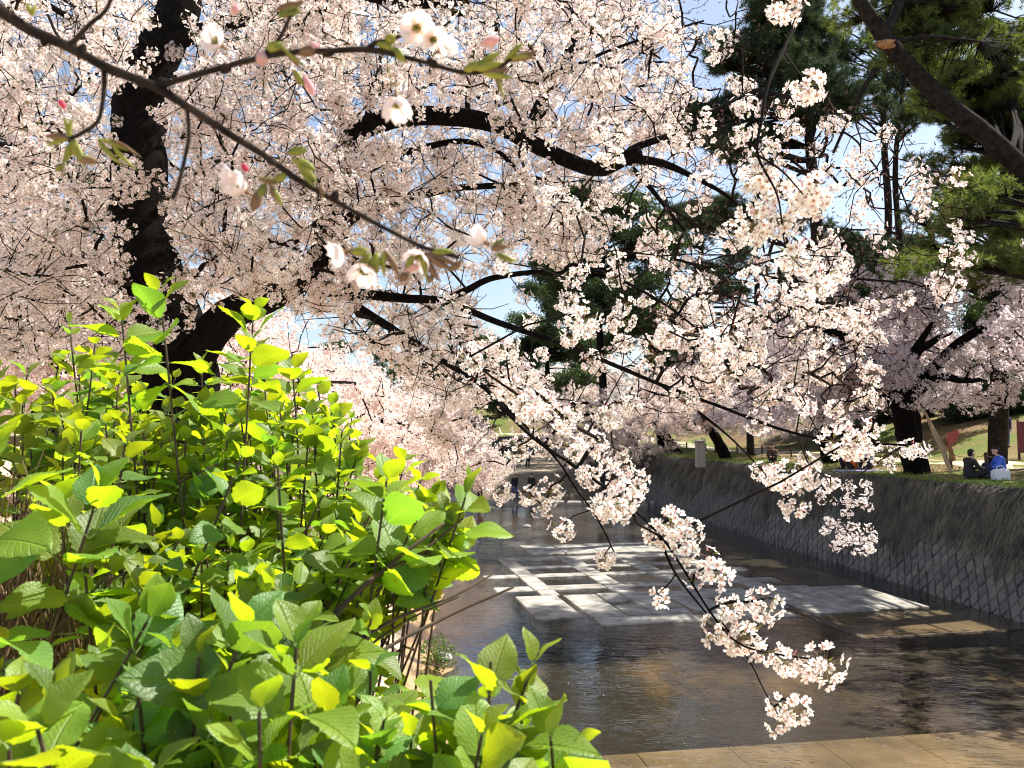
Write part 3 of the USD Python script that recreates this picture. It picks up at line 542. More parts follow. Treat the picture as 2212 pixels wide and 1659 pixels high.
for poly, d0, d1, n in [([(1380,230),(1800,200),(2080,330),(2100,640),(1800,700),(1400,620)], 5.0, 7.0, 520), ([(1300,-60),(1700,-60),(1640,200),(1400,330)], 5.8, 8, 170), ([(1500,620),(1900,640),(1900,900),(1480,860),(1400,660)], 4.2, 6, 320)]:
    xy = sample_poly(poly, n, r_); bq.append(P(xy[:, 0], xy[:, 1], r_.uniform(d0, d1, n)))
bq = np.vstack(bq); par2, order2 = grow(SK, bq, r_); obj('budding_twigs', twig_mesh(SK, bq, par2, order2, r_, .0024, .016), 'twig', tree, kind='stuff')
bb = np.vstack([bq + r_.normal(0, .05, bq.shape) for _ in range(3)]); bd_ = unit(r_.normal(size=bb.shape)) * .012; obj('twig_buds', rods(bb - bd_, bb + bd_, .002, .0055), 'scale_bud', tree, kind='stuff')
dist = np.linalg.norm(allc - CAM, axis=1); few = bq[r_.random(len(bq)) < .14]; few = np.vstack([few, few + r_.normal(0, .05, few.shape)]); rank = np.argsort(dist)
single = rank[:300]; rest = rank[300:]
for i in single:
    v, f, c = NEAR[int(r_.choice(5, p=[.3, .3, .2, .12, .08]))]; q = rotmats(1, r_)[0]
    if r_.random() < .7: q = np.array([[q[0, 0], q[0, 1], 0], [q[1, 0], q[1, 1], 0], [0, 0, 1.0]]); a = r_.uniform(0, 6.3); q = np.array([[math.cos(a), -math.sin(a), 0], [math.sin(a), math.cos(a), 0], [0, 0, 1]])
    obj('blossom_cluster', ((v @ q.T) * r_.uniform(.9, 1.15) + allc[i] - [0, 0, .02], f), 'petal', tree, col=c)
# beside each remaining twig end one more cluster, back along the twig
extra = allc[rest] + r_.normal(0, .09, (len(rest), 3)); ip = np.vstack([allc[rest], extra, few])
instancer('blossoms', tree, as_protos(MIDP, 'petal'), ip, rquat(len(ip), r_), r_.uniform(.85, 1.25, len(ip)), r_.integers(0, 4, len(ip)), kind='stuff')

# ------------------------------------------------------------------ smaller cherry branches that hang in from outside the view
hang = thing('cherry_branch', 'thin dark cherry branch hanging straight down at the upper right with round white flower balls', 'branch')
c1 = limb(hang, W([(1800, -260, 2.9), (1738, 0, 2.6), (1700, 90, 2.5), (1660, 180, 2.4), (1645, 260, 2.35), (1637, 335, 2.3), (1680, 425, 2.3), (1700, 540, 2.35), (1760, 600, 2.4)]), [.010, .007, .0062, .0055, .005, .004, .003, .0022, .0015], 'branch', 7, 8, .1, 30, 'twig')
c2 = limb(hang, W([(1690, 110, 2.5), (1720, 150, 2.45), (1745, 180, 2.4)]), [.004, .003, .002], 'side_twig', 5, 6, .1, 30, 'twig')
c3 = limb(hang, W([(1637, 335, 2.3), (1690, 370, 2.3), (1735, 420, 2.3)]), [.004, .003, .002], 'side_twig', 5, 6, .1, 30, 'twig')
for x, y, rp in [(1745,190,42),(1700,15,40),(1740,435,58),(1635,375,48),(1680,400,30),(1630,480,44),(1690,475,36),(1650,440,26),(1775,610,34),(1720,555,26)]:
    d = 2.35; R_ = rp / FPX * d; n = int(np.clip(round((R_ / .05) ** 2 * 1.5), 1, 4))
    for k in range(n):
        o = unit(r_.normal(size=3)) * max(0, R_ - .05); v, f, c = NEAR[int(r_.integers(0, 3))]; a = r_.uniform(0, 6.3); q = np.array([[math.cos(a), -math.sin(a), 0], [math.sin(a), math.cos(a), 0], [0, 0, 1]])
        obj('blossom_cluster', (v @ q.T + P(x, y, d) + o, f), 'petal', hang, col=c)
# pale sprig in front of the wall
sprig = thing('cherry_branch', 'sparse shaded sprig of small single blossoms hanging before the dark wall', 'branch')
q = P(*np.array([(1880, 1010, 5.6), (1800, 1060, 5.4), (1770, 1110, 5.3), (1790, 1170, 5.2), (1850, 1190, 5.2)]).T)
c1 = limb(sprig, np.vstack([P(1958, 962, 3.5), P(1930, 975, 4.6), q]), [.0045, .0045, .004, .0035, .003, .0025, .002], 'branch', 6, 8, .1, 30, 'twig')
r_ = np.random.default_rng(31); spx = np.vstack([sample_poly([(1740,1040),(1880,1040),(1880,1110),(1740,1110)], 26, r_), sample_poly([(1765,1120),(1890,1140),(1880,1195),(1790,1190)], 34, r_), sample_poly([(1860,960),(2010,950),(1990,1010),(1880,1020)], 16, r_)])
sp = P(spx[:, 0], spx[:, 1], r_.uniform(4.9, 5.8, len(spx))); par, order = grow(c1, sp, r_); obj('twigs', twig_mesh(c1, sp, par, order, r_, .0015, .006), 'twig', sprig, kind='stuff')
for p in sp:
    v, f, c = NEAR[4] if r_.random() < .6 else NEAR[3]; B = rotmats(1, r_)[0]; obj('blossom_cluster', ((v @ B.T) * .72 + p, f), 'petal_cool', sprig, col=c)

# the near branch with opening buds, out of focus
nb = thing('cherry_branch', 'blurred brown cherry branch with green buds crossing close in front at the upper left', 'branch')
DN = .78
def N(rows): rows = np.array(rows, float); return P(rows[:, 0], rows[:, 1], DN + (rows[:, 2] if rows.shape[1] > 2 else 0))
s = FPX / DN
limb(nb, N([(-160, -60), (-20, 10), (60, 62), (150, 102), (240, 150), (335, 188), (420, 240), (500, 292), (580, 342), (640, 386), (720, 432), (830, 492), (910, 532), (990, 556)]), np.array([17, 14, 12, 11, 10.5, 10, 9, 8, 7.2, 6.5, 5.5, 4.8, 4, 3]) / s, 'branch', 10, 10, .16, 60, 'branch_near')
limb(nb, N([(335, 188), (430, 160), (550, 128), (640, 112), (710, 110), (800, 108), (900, 130), (1000, 156), (1070, 148), (1110, 124)]), np.array([7.5, 6.5, 6, 6, 6, 7, 5, 5, 5, 3.5]) / s, 'branch', 9, 10, .16, 60, 'branch_near', 2)
limb(nb, N([(225, 146), (224, 200), (212, 260), (176, 288), (150, 300)]), np.array([6, 5, 4.5, 4, 4]) / s, 'side_twig', 7, 8, .14, 80, 'branch_near', 3)
limb(nb, N([(150, 100), (190, 56), (228, 22), (250, -30)]), np.array([6, 5, 4.5, 4]) / s, 'side_twig', 7, 8, .14, 80, 'branch_near', 4)
limb(nb, N([(404, 230), (408, 290), (402, 330), (385, 400), (372, 430)]), np.array([4.5, 4, 3.5, 3, 3]) / s, 'side_twig', 7, 8, .14, 80, 'branch_near', 5)
limb(nb, N([(790, 108), (812, 92), (840, 88), (880, 70)]), np.array([6, 6, 5, 4]) / s, 'side_twig', 7, 8, .14, 80, 'branch_near', 6)
limb(nb, N([(560, 128), (600, 88), (625, 40), (640, 10)]), np.array([5, 4.5, 4, 4]) / s, 'side_twig', 7, 8, .14, 80, 'branch_near', 7)
r_ = np.random.default_rng(33)
for x0, y0, x1, y1 in [(60,62,150,102),(240,150,335,188),(420,240,500,292),(580,342,640,386),(720,432,830,492),(430,160,550,128),(710,110,800,108),(900,130,1000,156),(335,188,430,160),(150,102,240,150)]:
    for _ in range(1):
        u_ = r_.random(); c_ = N([(x0 + (x1 - x0) * u_, y0 + (y1 - y0) * u_)])[0]; d_ = unit(np.array([r_.normal(), r_.normal() * .4, r_.choice([-1, 1])])); obj('spur', tube(np.array([c_, c_ + d_ * .005, c_ + d_ * .008, c_ + d_ * .010]), [.0046, .0040, .0030, .0012], 7, .2, 300), 'branch_near', nb, smooth=True)
def bud(a, b, wpx, mat, name, belly=.45):
    p, q = N([a])[0], N([b])[0]; t = np.linspace(0, 1, 9); Lr = np.linalg.norm(q - p); prof = (np.sin(np.pi * np.clip(t, .02, .98) ** (math.log(.5) / math.log(belly)))) ** .8
    c = p + (q - p) * t[:, None] + unit(r_.normal(size=3)) * (np.sin(np.pi * t) * Lr * .06)[:, None]; obj(name, tube(c, np.maximum(prof * wpx / 2 / s, .0003), 7), mat, nb, smooth=True)
GREEN = [((812,92),(850,110),14),((832,92),(862,78),20),((846,100),(870,130),16),((575,110),(615,92),20),((600,96),(640,160),11),((632,150),(660,182),12),((596,20),(650,6),16),((600,36),(640,16),14),((1000,156),(1040,138),17),((1020,152),(1078,134),18),((1040,158),(1092,150),17),((1070,150),(1082,205),11),((1090,130),(1150,112),15),((1096,128),(1146,126),11),
    ((575,395),(560,430),16),((590,390),(625,376),16),((585,400),(600,440),13),((600,395),(560,384),12),((560,410),(545,450),18),((630,345),(680,365),15),((640,352),(690,390),14),((620,330),(660,322),14),((800,545),(775,585),14),((815,545),(810,590),15),((830,540),(858,585),14),((795,540),(760,545),14),((905,540),(950,600),14),((915,545),(985,585),13),((930,545),(990,545),13),((1060,540),(1100,530),15),((1070,548),(1110,562),12),((890,550),(880,590),14),
    ((150,300),(105,295),13),((155,305),(135,345),14),((160,300),(170,350),14),((150,300),(140,262),11),((210,300),(260,345),11),((165,345),(205,350),16),((140,355),(120,370),12),((70,35),(58,10),10),((236,300),(290,360),9)]
for a, b, w in GREEN:
    for q_ in range(2):
        u_, v_ = (b[0] - a[0]) * r_.uniform(.85, 1.3), (b[1] - a[1]) * r_.uniform(.85, 1.3); t_ = r_.normal(0, .35) * q_; u_, v_ = u_ * math.cos(t_) - v_ * math.sin(t_), u_ * math.sin(t_) + v_ * math.cos(t_)
        bud(a, (a[0] + u_, a[1] + v_), w * (1.2 if q_ == 0 else .9), 'bud_green' if r_.random() < .78 else 'bract', 'bud')
for a, b, w, m in [((655,160),(680,205),18,'bud_pink'),((570,108),(566,142),26,'bud_pink'),((640,118),(690,108),22,'bract'),((660,112),(690,96),20,'bud_pink'),((1040,95),(1080,82),20,'bud_pink'),((140,236),(126,216),13,'bud_red'),((536,372),(520,352),13,'bud_red'),((862,610),(884,590),17,'bract'),((870,585),(905,575),18,'bud_pink'),((935,590),(925,612),14,'bract'),((1000,560),(970,585),16,'bract'),((690,395),(705,430),14,'bract'),((516,8),(500,30),16,'bud_pink'),((838,118),(846,190),3,'bud_green')]:
    bud(a, b, w * 1.1, m, 'flower_bud', .55)
def open_flower(x, y, rp, face, cup, petals=5, droop=0):
    "a large near flower of rounded petals"
    V, Fc, C = [], [], []; Rr = rp / s
    for k in range(petals):
        a = k * 2 * np.pi / 5 + r_.normal(0, .1); B = np.array([[math.cos(a), -math.sin(a), 0], [math.sin(a), math.cos(a), 0], [0, 0, 1]]); uu, vv = np.meshgrid(np.linspace(0, 1, 6), np.linspace(-1, 1, 7), indexing='ij')
        wd = .46 * np.sin(np.pi * np.clip(.08 + .80 * uu, 0, 1)) ** .75; rr = uu * (1 - .06 * (1 - np.abs(vv)) * (uu > .9)); x_ = rr * (1 - .25 * cup * uu); z_ = cup * uu ** 1.3 * .8 + .12 * vv ** 2 * uu + .03 * np.sin(5 * vv + k)
        v = np.stack([x_, wd * vv, z_], -1).reshape(-1, 3) * Rr @ B.T; n = len(V) * 0 + sum(len(q) for q in V); i, j = np.meshgrid(np.arange(5), np.arange(6), indexing='ij'); b = i * 7 + j + n
        Fc += [np.stack([b, b+1, b+8], -1).reshape(-1, 3), np.stack([b, b+8, b+7], -1).reshape(-1, 3)]; V.append(v); C.append(np.where((uu < .25).reshape(-1, 1), [[1, .86, .72]], [[1, 1, 1.0]]))
    B = frame(face); ctr = N([(x, y)])[0]; fl = obj('flower', (np.vstack(V) @ B.T + ctr, np.vstack(Fc)), 'petal', nb, smooth=True, col=np.vstack(C) * [.97, .90, .92])
    a = np.arange(14) * 2.4; e = np.stack([np.cos(a) * .22, np.sin(a) * .22, .42 + 0 * a], 1) * Rr; v, f = rods(np.zeros((14, 3)), e @ B.T, .0003, .0008); obj('stamens', (v + ctr, f), 'bud_green', fl)
    v = tube(np.linspace(ctr, ctr - B[:, 2] * Rr * .55, 6), np.array([.16, .15, .12, .09, .06, .05]) * Rr, 7); obj('calyx', v, 'bract', fl, smooth=True)
for a in [(475, 96, 40, (-.3, -.6, .1), .9, 5), (900, 58, 44, (.1, -.8, -.6), .55, 5), (930, 84, 36, (.5, -.6, -.5), .7, 4), (856, 214, 44, (.1, -.25, -1), 1.1, 5), (528, 412, 38, (-.4, -.7, .2), 1.3, 5), (500, 388, 32, (-.8, -.3, .3), .9, 4), (908, 548, 40, (-.3, -.5, -.8), .9, 5), (1046, 522, 34, (-.6, -.3, .4), 1.2, 4), (790, 575, 44, (-.2, -.4, -1), .9, 5), (742, 545, 40, (-.9, -.3, -.4), .8, 4), (950, 110, 34, (.6, -.5, .1), 1.1, 4)]: open_flower(*a)

# ------------------------------------------------------------------ cherry trees farther off
def cherry(label, base, lean, hgt, crown, nclump, seed, mat='petal_far', group=None, r0=.32, limbs=7, squash=1.0, protos=None, drop=.35, size=1.0):
    "base point; lean: offset of the fork; crown: list of (centre offset, radii)"
    r = np.random.default_rng(seed); t = thing('cherry_tree', label, 'tree', group=group); b = np.array(base, float); fork = b + lean
    mid = (b + fork) / 2 + r.normal(0, .12, 3); tr = spline(np.column_stack([np.array([b - [0, 0, .4], b + (0, 0, .1), mid, fork]), [r0 * 1.35, r0 * 1.15, r0 * .95, r0 * .8]]), 6)
    obj('trunk', tube(tr[:, :3], tr[:, 3], 10, .16, 4, seed), 'bark', t, smooth=True); sk = [tr[8:, :3]]; P_ = []
    for c, rad in crown:
        c, rad = np.array(c, float), np.array(rad, float); n = int(nclump * np.prod(rad) ** .66 / sum(np.prod(q[1]) ** .66 for q in crown)); d = unit(r.normal(size=(n * 3, 3))); q = d * (r.random((n * 3, 1)) ** .42)
        q[:, 2] -= drop * (q[:, 0] ** 2 + q[:, 1] ** 2); q = q * rad + b + c; w = meshkit.fbm(q * .75, 3, seed); q = q[np.argsort(-w + r.normal(0, .04, len(w)))[:n]]; P_.append(q)
        m = max(2, limbs // len(crown))
        for k in range(m):
            a = (k + r.uniform(-.3, .3)) * 2 * np.pi / m; e = b + c + rad * np.array([.72 * math.cos(a), .72 * math.sin(a), r.uniform(-.3, .35)]); k1 = fork + (e - fork) * .4 + [0, 0, .14 * np.linalg.norm(e - fork)]
            l = spline(np.column_stack([np.array([fork, k1, fork + (e - fork) * .75 + [0, 0, .2], e]), np.array([.62, .42, .26, .08]) * r0]), 6); lj = l[:, :3] + (meshkit.fbm(l[:, :3] * .9 + 40, 3, seed + k) - .5)[:, None] * r.normal(0, .5, 3); lj[0] = l[0, :3]
            obj('limb', tube(lj, l[:, 3], 7, .12, 5, seed + k), 'bark', t, smooth=True); sk.append(lj)
    sk = np.vstack(sk); pts = np.vstack(P_); par, order = grow(sk, pts, r); obj('twigs', twig_mesh(sk, pts, par, order, r, .010, .06), 'twig', t, kind='stuff')
    pp = np.vstack([pts, pts + r.normal(0, .22, pts.shape)]); instancer('crown', t, as_protos(SPR, mat), pp, rquat(len(pp), r), r.uniform(.75, 1.35, len(pp)) * size, r.integers(0, 4, len(pp)), kind='stuff'); return t
def on_left(x, y): return (x, y, float(left_z(np.array([x]), np.array([y]))[0]))
def on_right(t, s):
    p, n = wall_at(np.array([float(t)])); q = p[0] + n[0] * s; return (q[0], q[1], float(right_z(s, t)))
def t_at(y): return float(np.interp(y, WALL[:80, 1], WD[:80]))
# left bank, one behind another
cherry('cherry tree in cream bloom on the left bank just beyond the big trunk', on_left(-9.0, 17.5), (.6, .3, 1.7), 6, [((2.2, .6, 3.0), (4.0, 3.6, 2.3)), ((-2.5, 0, 4.2), (3.8, 3.6, 2.2))], 1500, 41)
cherry('cherry tree bending low over the left shore, second beyond the big trunk', on_left(-8.0, 27), (1.0, 0, 1.6), 6, [((3.2, 0, 1.7), (3.4, 3.8, 2.0)), ((-1.5, 0, 3.6), (3.8, 3.8, 2.3))], 1500, 42)
cherry('cherry tree drooping over the water before the stepping stones on the left', on_left(-8.5, 39), (1.2, 0, 1.8), 6, [((4.2, 0, 1.6), (4.4, 4.0, 2.4)), ((-1.5, 0, 4.2), (4.2, 4, 2.4))], 1500, 43)
cherry('distant cherry tree on the left bank above the stepping stones', on_left(-11, 54), (1.2, 0, 2), 7, [((4.5, 0, 2.2), (5.2, 4.5, 3.0)), ((-2, 0, 5), (5, 5, 2.6))], 1300, 44)
cherry('farthest cherry tree of the left bank at the river bend', on_left(-14, 72), (1.2, 0, 2), 7, [((4, 0, 3.6), (5.5, 5, 3.2)), ((-2, 0, 5.6), (6, 5, 3))], 1200, 45)
cherry('tall cherry tree filling the far left behind the big trunk', on_left(-17, 24), (0, 0, 2.4), 8, [((1, 0, 4.4), (5.5, 4.5, 3.0)), ((-2, 0, 7), (5, 4.5, 3))], 1600, 46)
# right bank
def cr(lab, y, s, *a, **k):
    b = on_right(t_at(y), s); return cherry(lab, b, *a, **k)
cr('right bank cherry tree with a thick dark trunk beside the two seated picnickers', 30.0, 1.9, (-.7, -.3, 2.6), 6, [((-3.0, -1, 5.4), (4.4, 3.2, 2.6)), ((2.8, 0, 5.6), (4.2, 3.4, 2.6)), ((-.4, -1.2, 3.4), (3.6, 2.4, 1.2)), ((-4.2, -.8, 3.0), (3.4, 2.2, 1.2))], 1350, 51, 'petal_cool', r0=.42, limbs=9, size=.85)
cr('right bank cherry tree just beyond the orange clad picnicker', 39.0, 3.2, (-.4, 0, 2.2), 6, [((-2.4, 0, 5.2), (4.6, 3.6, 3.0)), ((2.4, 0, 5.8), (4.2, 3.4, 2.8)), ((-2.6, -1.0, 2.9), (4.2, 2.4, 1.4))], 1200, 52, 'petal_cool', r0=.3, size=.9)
cr('cherry tree leaning over the wall near the square stone post', 49.0, 1.6, (-1.0, 0, 2.0), 6, [((-3.0, 0, 3.6), (4.2, 3.8, 2.2)), ((1.5, 0, 5.0), (4, 3.6, 2.2)), ((.8, -1.5, 2.7), (4.2, 2.4, 1.3))], 1350, 53, 'petal_far', r0=.32, size=.95)
cr('cherry tree on the wall top above the right end of the stepping stones', 60.0, 2.0, (-1.0, 0, 2.0), 6, [((-5.0, 0, 1.9), (5.4, 4, 3.0)), ((1.5, 0, 5.2), (4.4, 4, 2.4)), ((1.0, -1, 2.8), (4.2, 3, 1.4))], 1500, 54, 'petal_far')
cr('cherry tree at the outer corner of the river bend', 72.0, 2.5, (-1.0, 0, 2.2), 7, [((-5, 0, 2.6), (6.0, 4.4, 3.4)), ((2, 0, 6), (5, 4.4, 2.6))], 1100, 55, 'petal_far')
cr('cherry tree across the far end of the river on the bend', 91.0, 4.5, (0, 0, 2.4), 7, [((0, 0, 4.5), (6.5, 5, 3.2)), ((3, 2, 7), (6, 5, 3))], 1100, 56, 'petal_far')
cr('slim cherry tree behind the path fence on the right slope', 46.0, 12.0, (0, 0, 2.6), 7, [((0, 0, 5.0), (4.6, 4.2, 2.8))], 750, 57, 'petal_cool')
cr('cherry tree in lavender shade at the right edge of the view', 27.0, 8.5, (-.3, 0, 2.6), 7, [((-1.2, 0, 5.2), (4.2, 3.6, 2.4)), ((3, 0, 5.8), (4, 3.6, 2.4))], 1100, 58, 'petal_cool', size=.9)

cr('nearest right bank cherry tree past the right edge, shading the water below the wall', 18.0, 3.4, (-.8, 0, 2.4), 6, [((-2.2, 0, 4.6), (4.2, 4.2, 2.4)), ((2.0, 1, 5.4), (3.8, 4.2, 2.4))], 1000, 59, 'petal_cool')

# ------------------------------------------------------------------ pines and other evergreens
def tuft(seed, n=44, L=.30, w=.012):
    r = np.random.default_rng(seed); d = unit(r.normal(size=(n, 3)) + [0, 0, .45]); ln = L * r.uniform(.6, 1.1, n); x = unit(np.cross(d, r.normal(size=(n, 3)))) * w; b = d * .03
    v = np.stack([b - x, b + x, d * ln[:, None]], 1).reshape(-1, 3); return v, np.arange(n * 3).reshape(-1, 3)
TUFT = [tuft(400 + k) for k in range(3)]
def clumpleaf(seed, n=60, rad=.34, sz=.06):
    r = np.random.default_rng(seed); c = unit(r.normal(size=(n, 3))) * (rad * r.random(n) ** .5)[:, None]; B = rotmats(n, r) * sz; q = np.array([[-.9, 0, 0], [0, .5, .15], [.9, 0, 0], [0, -.5, .15]])
    v = np.einsum('nij,kj->nki', B, q) + c[:, None]; f = np.array([(0, 1, 2), (0, 2, 3)])[None] + (np.arange(n) * 4)[:, None, None]; return v.reshape(-1, 3), f.reshape(-1, 3)
LEAFC = [clumpleaf(420 + k) for k in range(3)]
def pine(label, trunk, rads, pads, mat, seed, ntuft=26, size=1.0, bm='pine_bark', sides=12, protos=TUFT, kind=('pine_tree', 'tree'), extra=()):
    "trunk: world points; pads: (centre, radius) clumps of needles, each on a branch of its own"
    r = np.random.default_rng(seed); t = thing(kind[0], label, kind[1]); q = spline(np.column_stack([trunk, rads]), 8); obj('trunk', tube(q[:, :3], q[:, 3], sides, .14, 3.5, seed), bm, t, smooth=True)
    for e, er in extra:
        e = spline(np.column_stack([e, er]), 6); obj('limb', tube(e[:, :3], e[:, 3], 9, .14, 4, seed), bm, t, smooth=True); q = np.vstack([q, e])
    pos = []; tw = []
    for c, rad in pads:
        c = np.array(c, float); j = (np.linalg.norm(q[:, :3] - c, axis=1) + np.maximum(0, q[:, 2] - c[2] + .3) * 1.5).argmin(); a = q[j, :3]; m = (a + c) / 2 + [0, 0, .05] + r.normal(0, .15, 3); Ld = np.linalg.norm(c - a); br = min(q[j, 3] * .6, .018 + .012 * Ld)
        l = spline(np.column_stack([np.array([a, m, c - [0, 0, rad * .2]]), [br, br * .7, br * .35]]), 5); obj('branch', tube(l[:, :3], l[:, 3], 6, .1, 6, seed), bm, t, smooth=True)
        n = int(ntuft * rad ** 1.5); d = unit(r.normal(size=(n, 3))) * (r.random((n, 1)) ** .45) * rad * [1, 1, .45]; pp = c + d + [0, 0, .05]; pos.append(pp); tw.append(np.stack([np.broadcast_to(l[-3, :3], pp.shape), pp], 1))
    pos = np.vstack(pos); tw = np.vstack(tw); obj('twigs', rods(tw[:, 0], tw[:, 1], .014, .006, r.normal(0, .08, (len(tw), 3))), 'twig', t, kind='stuff')
    instancer('crown', t, [(p, mat, None) for p in protos], pos, rquat(len(pos), r), r.uniform(.75, 1.3, len(pos)) * size, r.integers(0, len(protos), len(pos)), kind='stuff'); return t
def pads_in(poly, d0, d1, n, r, rad=(.7, 1.3), hole=.42, seed=0):
    xy = sample_poly(poly, n * 3, r); c = P(xy[:, 0], xy[:, 1], r.uniform(d0, d1, len(xy))); w = meshkit.fbm(c * .28, 2, seed); c = c[np.argsort(-w + r.normal(0, .05, len(w)))[:n]]
    return [(q, r.uniform(*rad)) for q in c]
r_ = np.random.default_rng(61)
pine('old pine with a thick trunk leaning across the upper right, orange wound near its fork', P(*np.array([(2560, 900, 25), (2420, 620, 24.6), (2280, 440, 24.2), (2150, 310, 24), (2050, 228, 24), (1960, 140, 24), (1905, 72, 24), (1850, -10, 24), (1800, -110, 24.2)]).T), [.40, .36, .32, .285, .27, .25, .23, .18, .12],
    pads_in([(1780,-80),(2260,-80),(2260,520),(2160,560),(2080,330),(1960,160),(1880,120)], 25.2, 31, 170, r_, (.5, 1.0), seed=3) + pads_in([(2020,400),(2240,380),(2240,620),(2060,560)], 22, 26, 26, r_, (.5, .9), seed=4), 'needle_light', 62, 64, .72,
    extra=[(P(*np.array([(1905, 80, 24), (1935, 30, 24.2), (1965, -60, 24.4)]).T), [.17, .14, .10]), (P(*np.array([(1890, 150, 24), (1850, 220, 24), (1800, 330, 24)]).T), [.09, .06, .04]), (P(*np.array([(1900, 100, 24), (2000, 80, 24), (2120, 90, 23.5)]).T), [.09, .06, .03])])
lp = stage.GetPrimAtPath('/World/pine_tree'); c = P(1915, 95, 23.83); v = np.array(trimesh.creation.icosphere(2).vertices); v *= (1 + .5 * (meshkit.fbm(v * 2, 3) - .5))[:, None]; obj('wound', (v * (1 + .9 * (meshkit.fbm(v * 5 + 9, 2) - .5))[:, None] * [.30, .10, .15] + c, trimesh.creation.icosphere(2).faces), 'raw_wood', lp, smooth=True)
def gnd(x, y, d):
    p = P(x, y, d); p[2] = .3; return p
def upright(x, d, y_top, z0, lean=0, n=5, wob=.25):
    a = P(x, 900, d); a[2] = z0 - .5; b = P(x + lean, y_top, d); t = np.linspace(0, 1, n)[:, None]; q = a + (b - a) * t; q[1:-1, :2] += r_.normal(0, wob, (n - 2, 2)); return q
pine('dark pine standing left of the leaning pine, its needles black green against the sky', upright(1790, 40, -40, .6, -60), [.42, .36, .30, .22, .12],
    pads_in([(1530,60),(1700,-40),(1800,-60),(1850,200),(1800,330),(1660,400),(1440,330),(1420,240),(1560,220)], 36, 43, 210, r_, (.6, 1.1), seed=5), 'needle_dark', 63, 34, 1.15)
pine('slender pine with a thin straight trunk seen against the bright sky', upright(1955, 37, 150, .6, 0), [.20, .17, .15, .12, .08],
    pads_in([(1840,60),(2010,150),(2040,260),(1900,300)], 35, 39, 28, r_, (.45, .8), seed=6) + pads_in([(1880,520),(2080,560),(2040,640),(1860,620)], 35, 38, 26, r_, (.5, .9), seed=7), 'needle_dark', 64, 34)
pine('thick trunked pine at the right with a drooping dark green bough', upright(2150, 33, 120, .6, 30), [.38, .34, .30, .26, .18],
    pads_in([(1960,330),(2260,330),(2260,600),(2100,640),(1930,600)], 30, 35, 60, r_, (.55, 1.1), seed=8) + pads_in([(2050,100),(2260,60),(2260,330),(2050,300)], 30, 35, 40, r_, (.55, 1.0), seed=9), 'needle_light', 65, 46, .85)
pine('dark pine half hidden behind the slender pine, its crown broken by sky', upright(1885, 47, 40, 1.0, 30), [.3, .26, .22, .17, .1], pads_in([(1800,20),(1960,0),(2020,140),(1960,240),(1800,260)], 44, 50, 50, r_, (.5, 1.0), seed=14), 'needle_dark', 69, 32, 1.1)
pine('thin dark pine between the two cherry crowns on the right slope', upright(1620, 44, 330, .9, 30), [.22, .2, .17, .13, .08], pads_in([(1480,430),(1720,400),(1760,560),(1640,640),(1500,620)], 41, 46, 34, r_, (.6, 1.0), seed=10), 'needle_dark', 66, 32, 1.1)
EV = ('evergreen_tree', 'tree')
def ever(label, x, d, ytop, ybot, wpx, seed, n=46, mat='evergreen', z0=.6):
    poly = [(x - wpx * .35, ytop), (x + wpx * .3, ytop + 10), (x + wpx, (ytop + ybot) / 2), (x + wpx * .8, ybot), (x - wpx * .8, ybot), (x - wpx, (ytop + ybot) / 2)]; rr = np.random.default_rng(seed); w = wpx / FPX * d
    pine(label, upright(x, d, ytop + 20, z0), [.34, .3, .25, .2, .1], pads_in(poly, d - w * .8, d + w * .8, n, rr, (1.0, 2.0), seed=seed), mat, seed, 20, 1.9, 'bark', 8, LEAFC, EV)
ever('dark broadleaf evergreen behind the blossoms right of the arching bough', 1300, 62, 400, 700, 170, 71, 44)
ever('low evergreen seen through the blossoms above the middle of the river', 1180, 80, 600, 900, 150, 72, 50)
ever('olive evergreen on the slope behind the path, right of centre', 1430, 70, 640, 900, 120, 73, 40)
ever('evergreen closing the view behind the seated pair at the right', 2130, 52, 640, 900, 150, 74, 46)
ever('evergreen at the top of the slope behind the orange clad picnicker', 1820, 60, 560, 880, 170, 75, 54)
ever('dark evergreen behind the far end of the river', 1010, 120, 700, 930, 130, 76, 44)
ever('evergreen on the far left bank showing between cherry crowns', 840, 118, 640, 930, 150, 77, 44)
pine('tall dark pine on the slope behind the slender pine', upright(2010, 58, 420, 2.5, -20), [.4, .35, .3, .22, .12], pads_in([(1760,480),(1900,520),(2080,460),(2120,640),(1900,760),(1760,700)], 55, 62, 100, r_, (.7, 1.3), seed=12), 'needle_dark', 67, 30, 1.4)
pine('dark pine far up the slope behind the wall top cherry trees', upright(1500, 66, 430, 2.5, 20), [.4, .35, .3, .22, .12], pads_in([(1380,480),(1560,420),(1700,560),(1740,860),(1400,860)], 62, 70, 110, r_, (.8, 1.5), seed=13), 'needle_dark', 68, 26, 1.5)
ever('dark evergreen thicket on the slope between path and sky, right of the leaning cherry limb', 1960, 66, 700, 900, 200, 79, 70, z0=2.5)
ever('evergreen far behind the big cherry trunk on the left', 120, 60, 380, 860, 260, 78, 60)

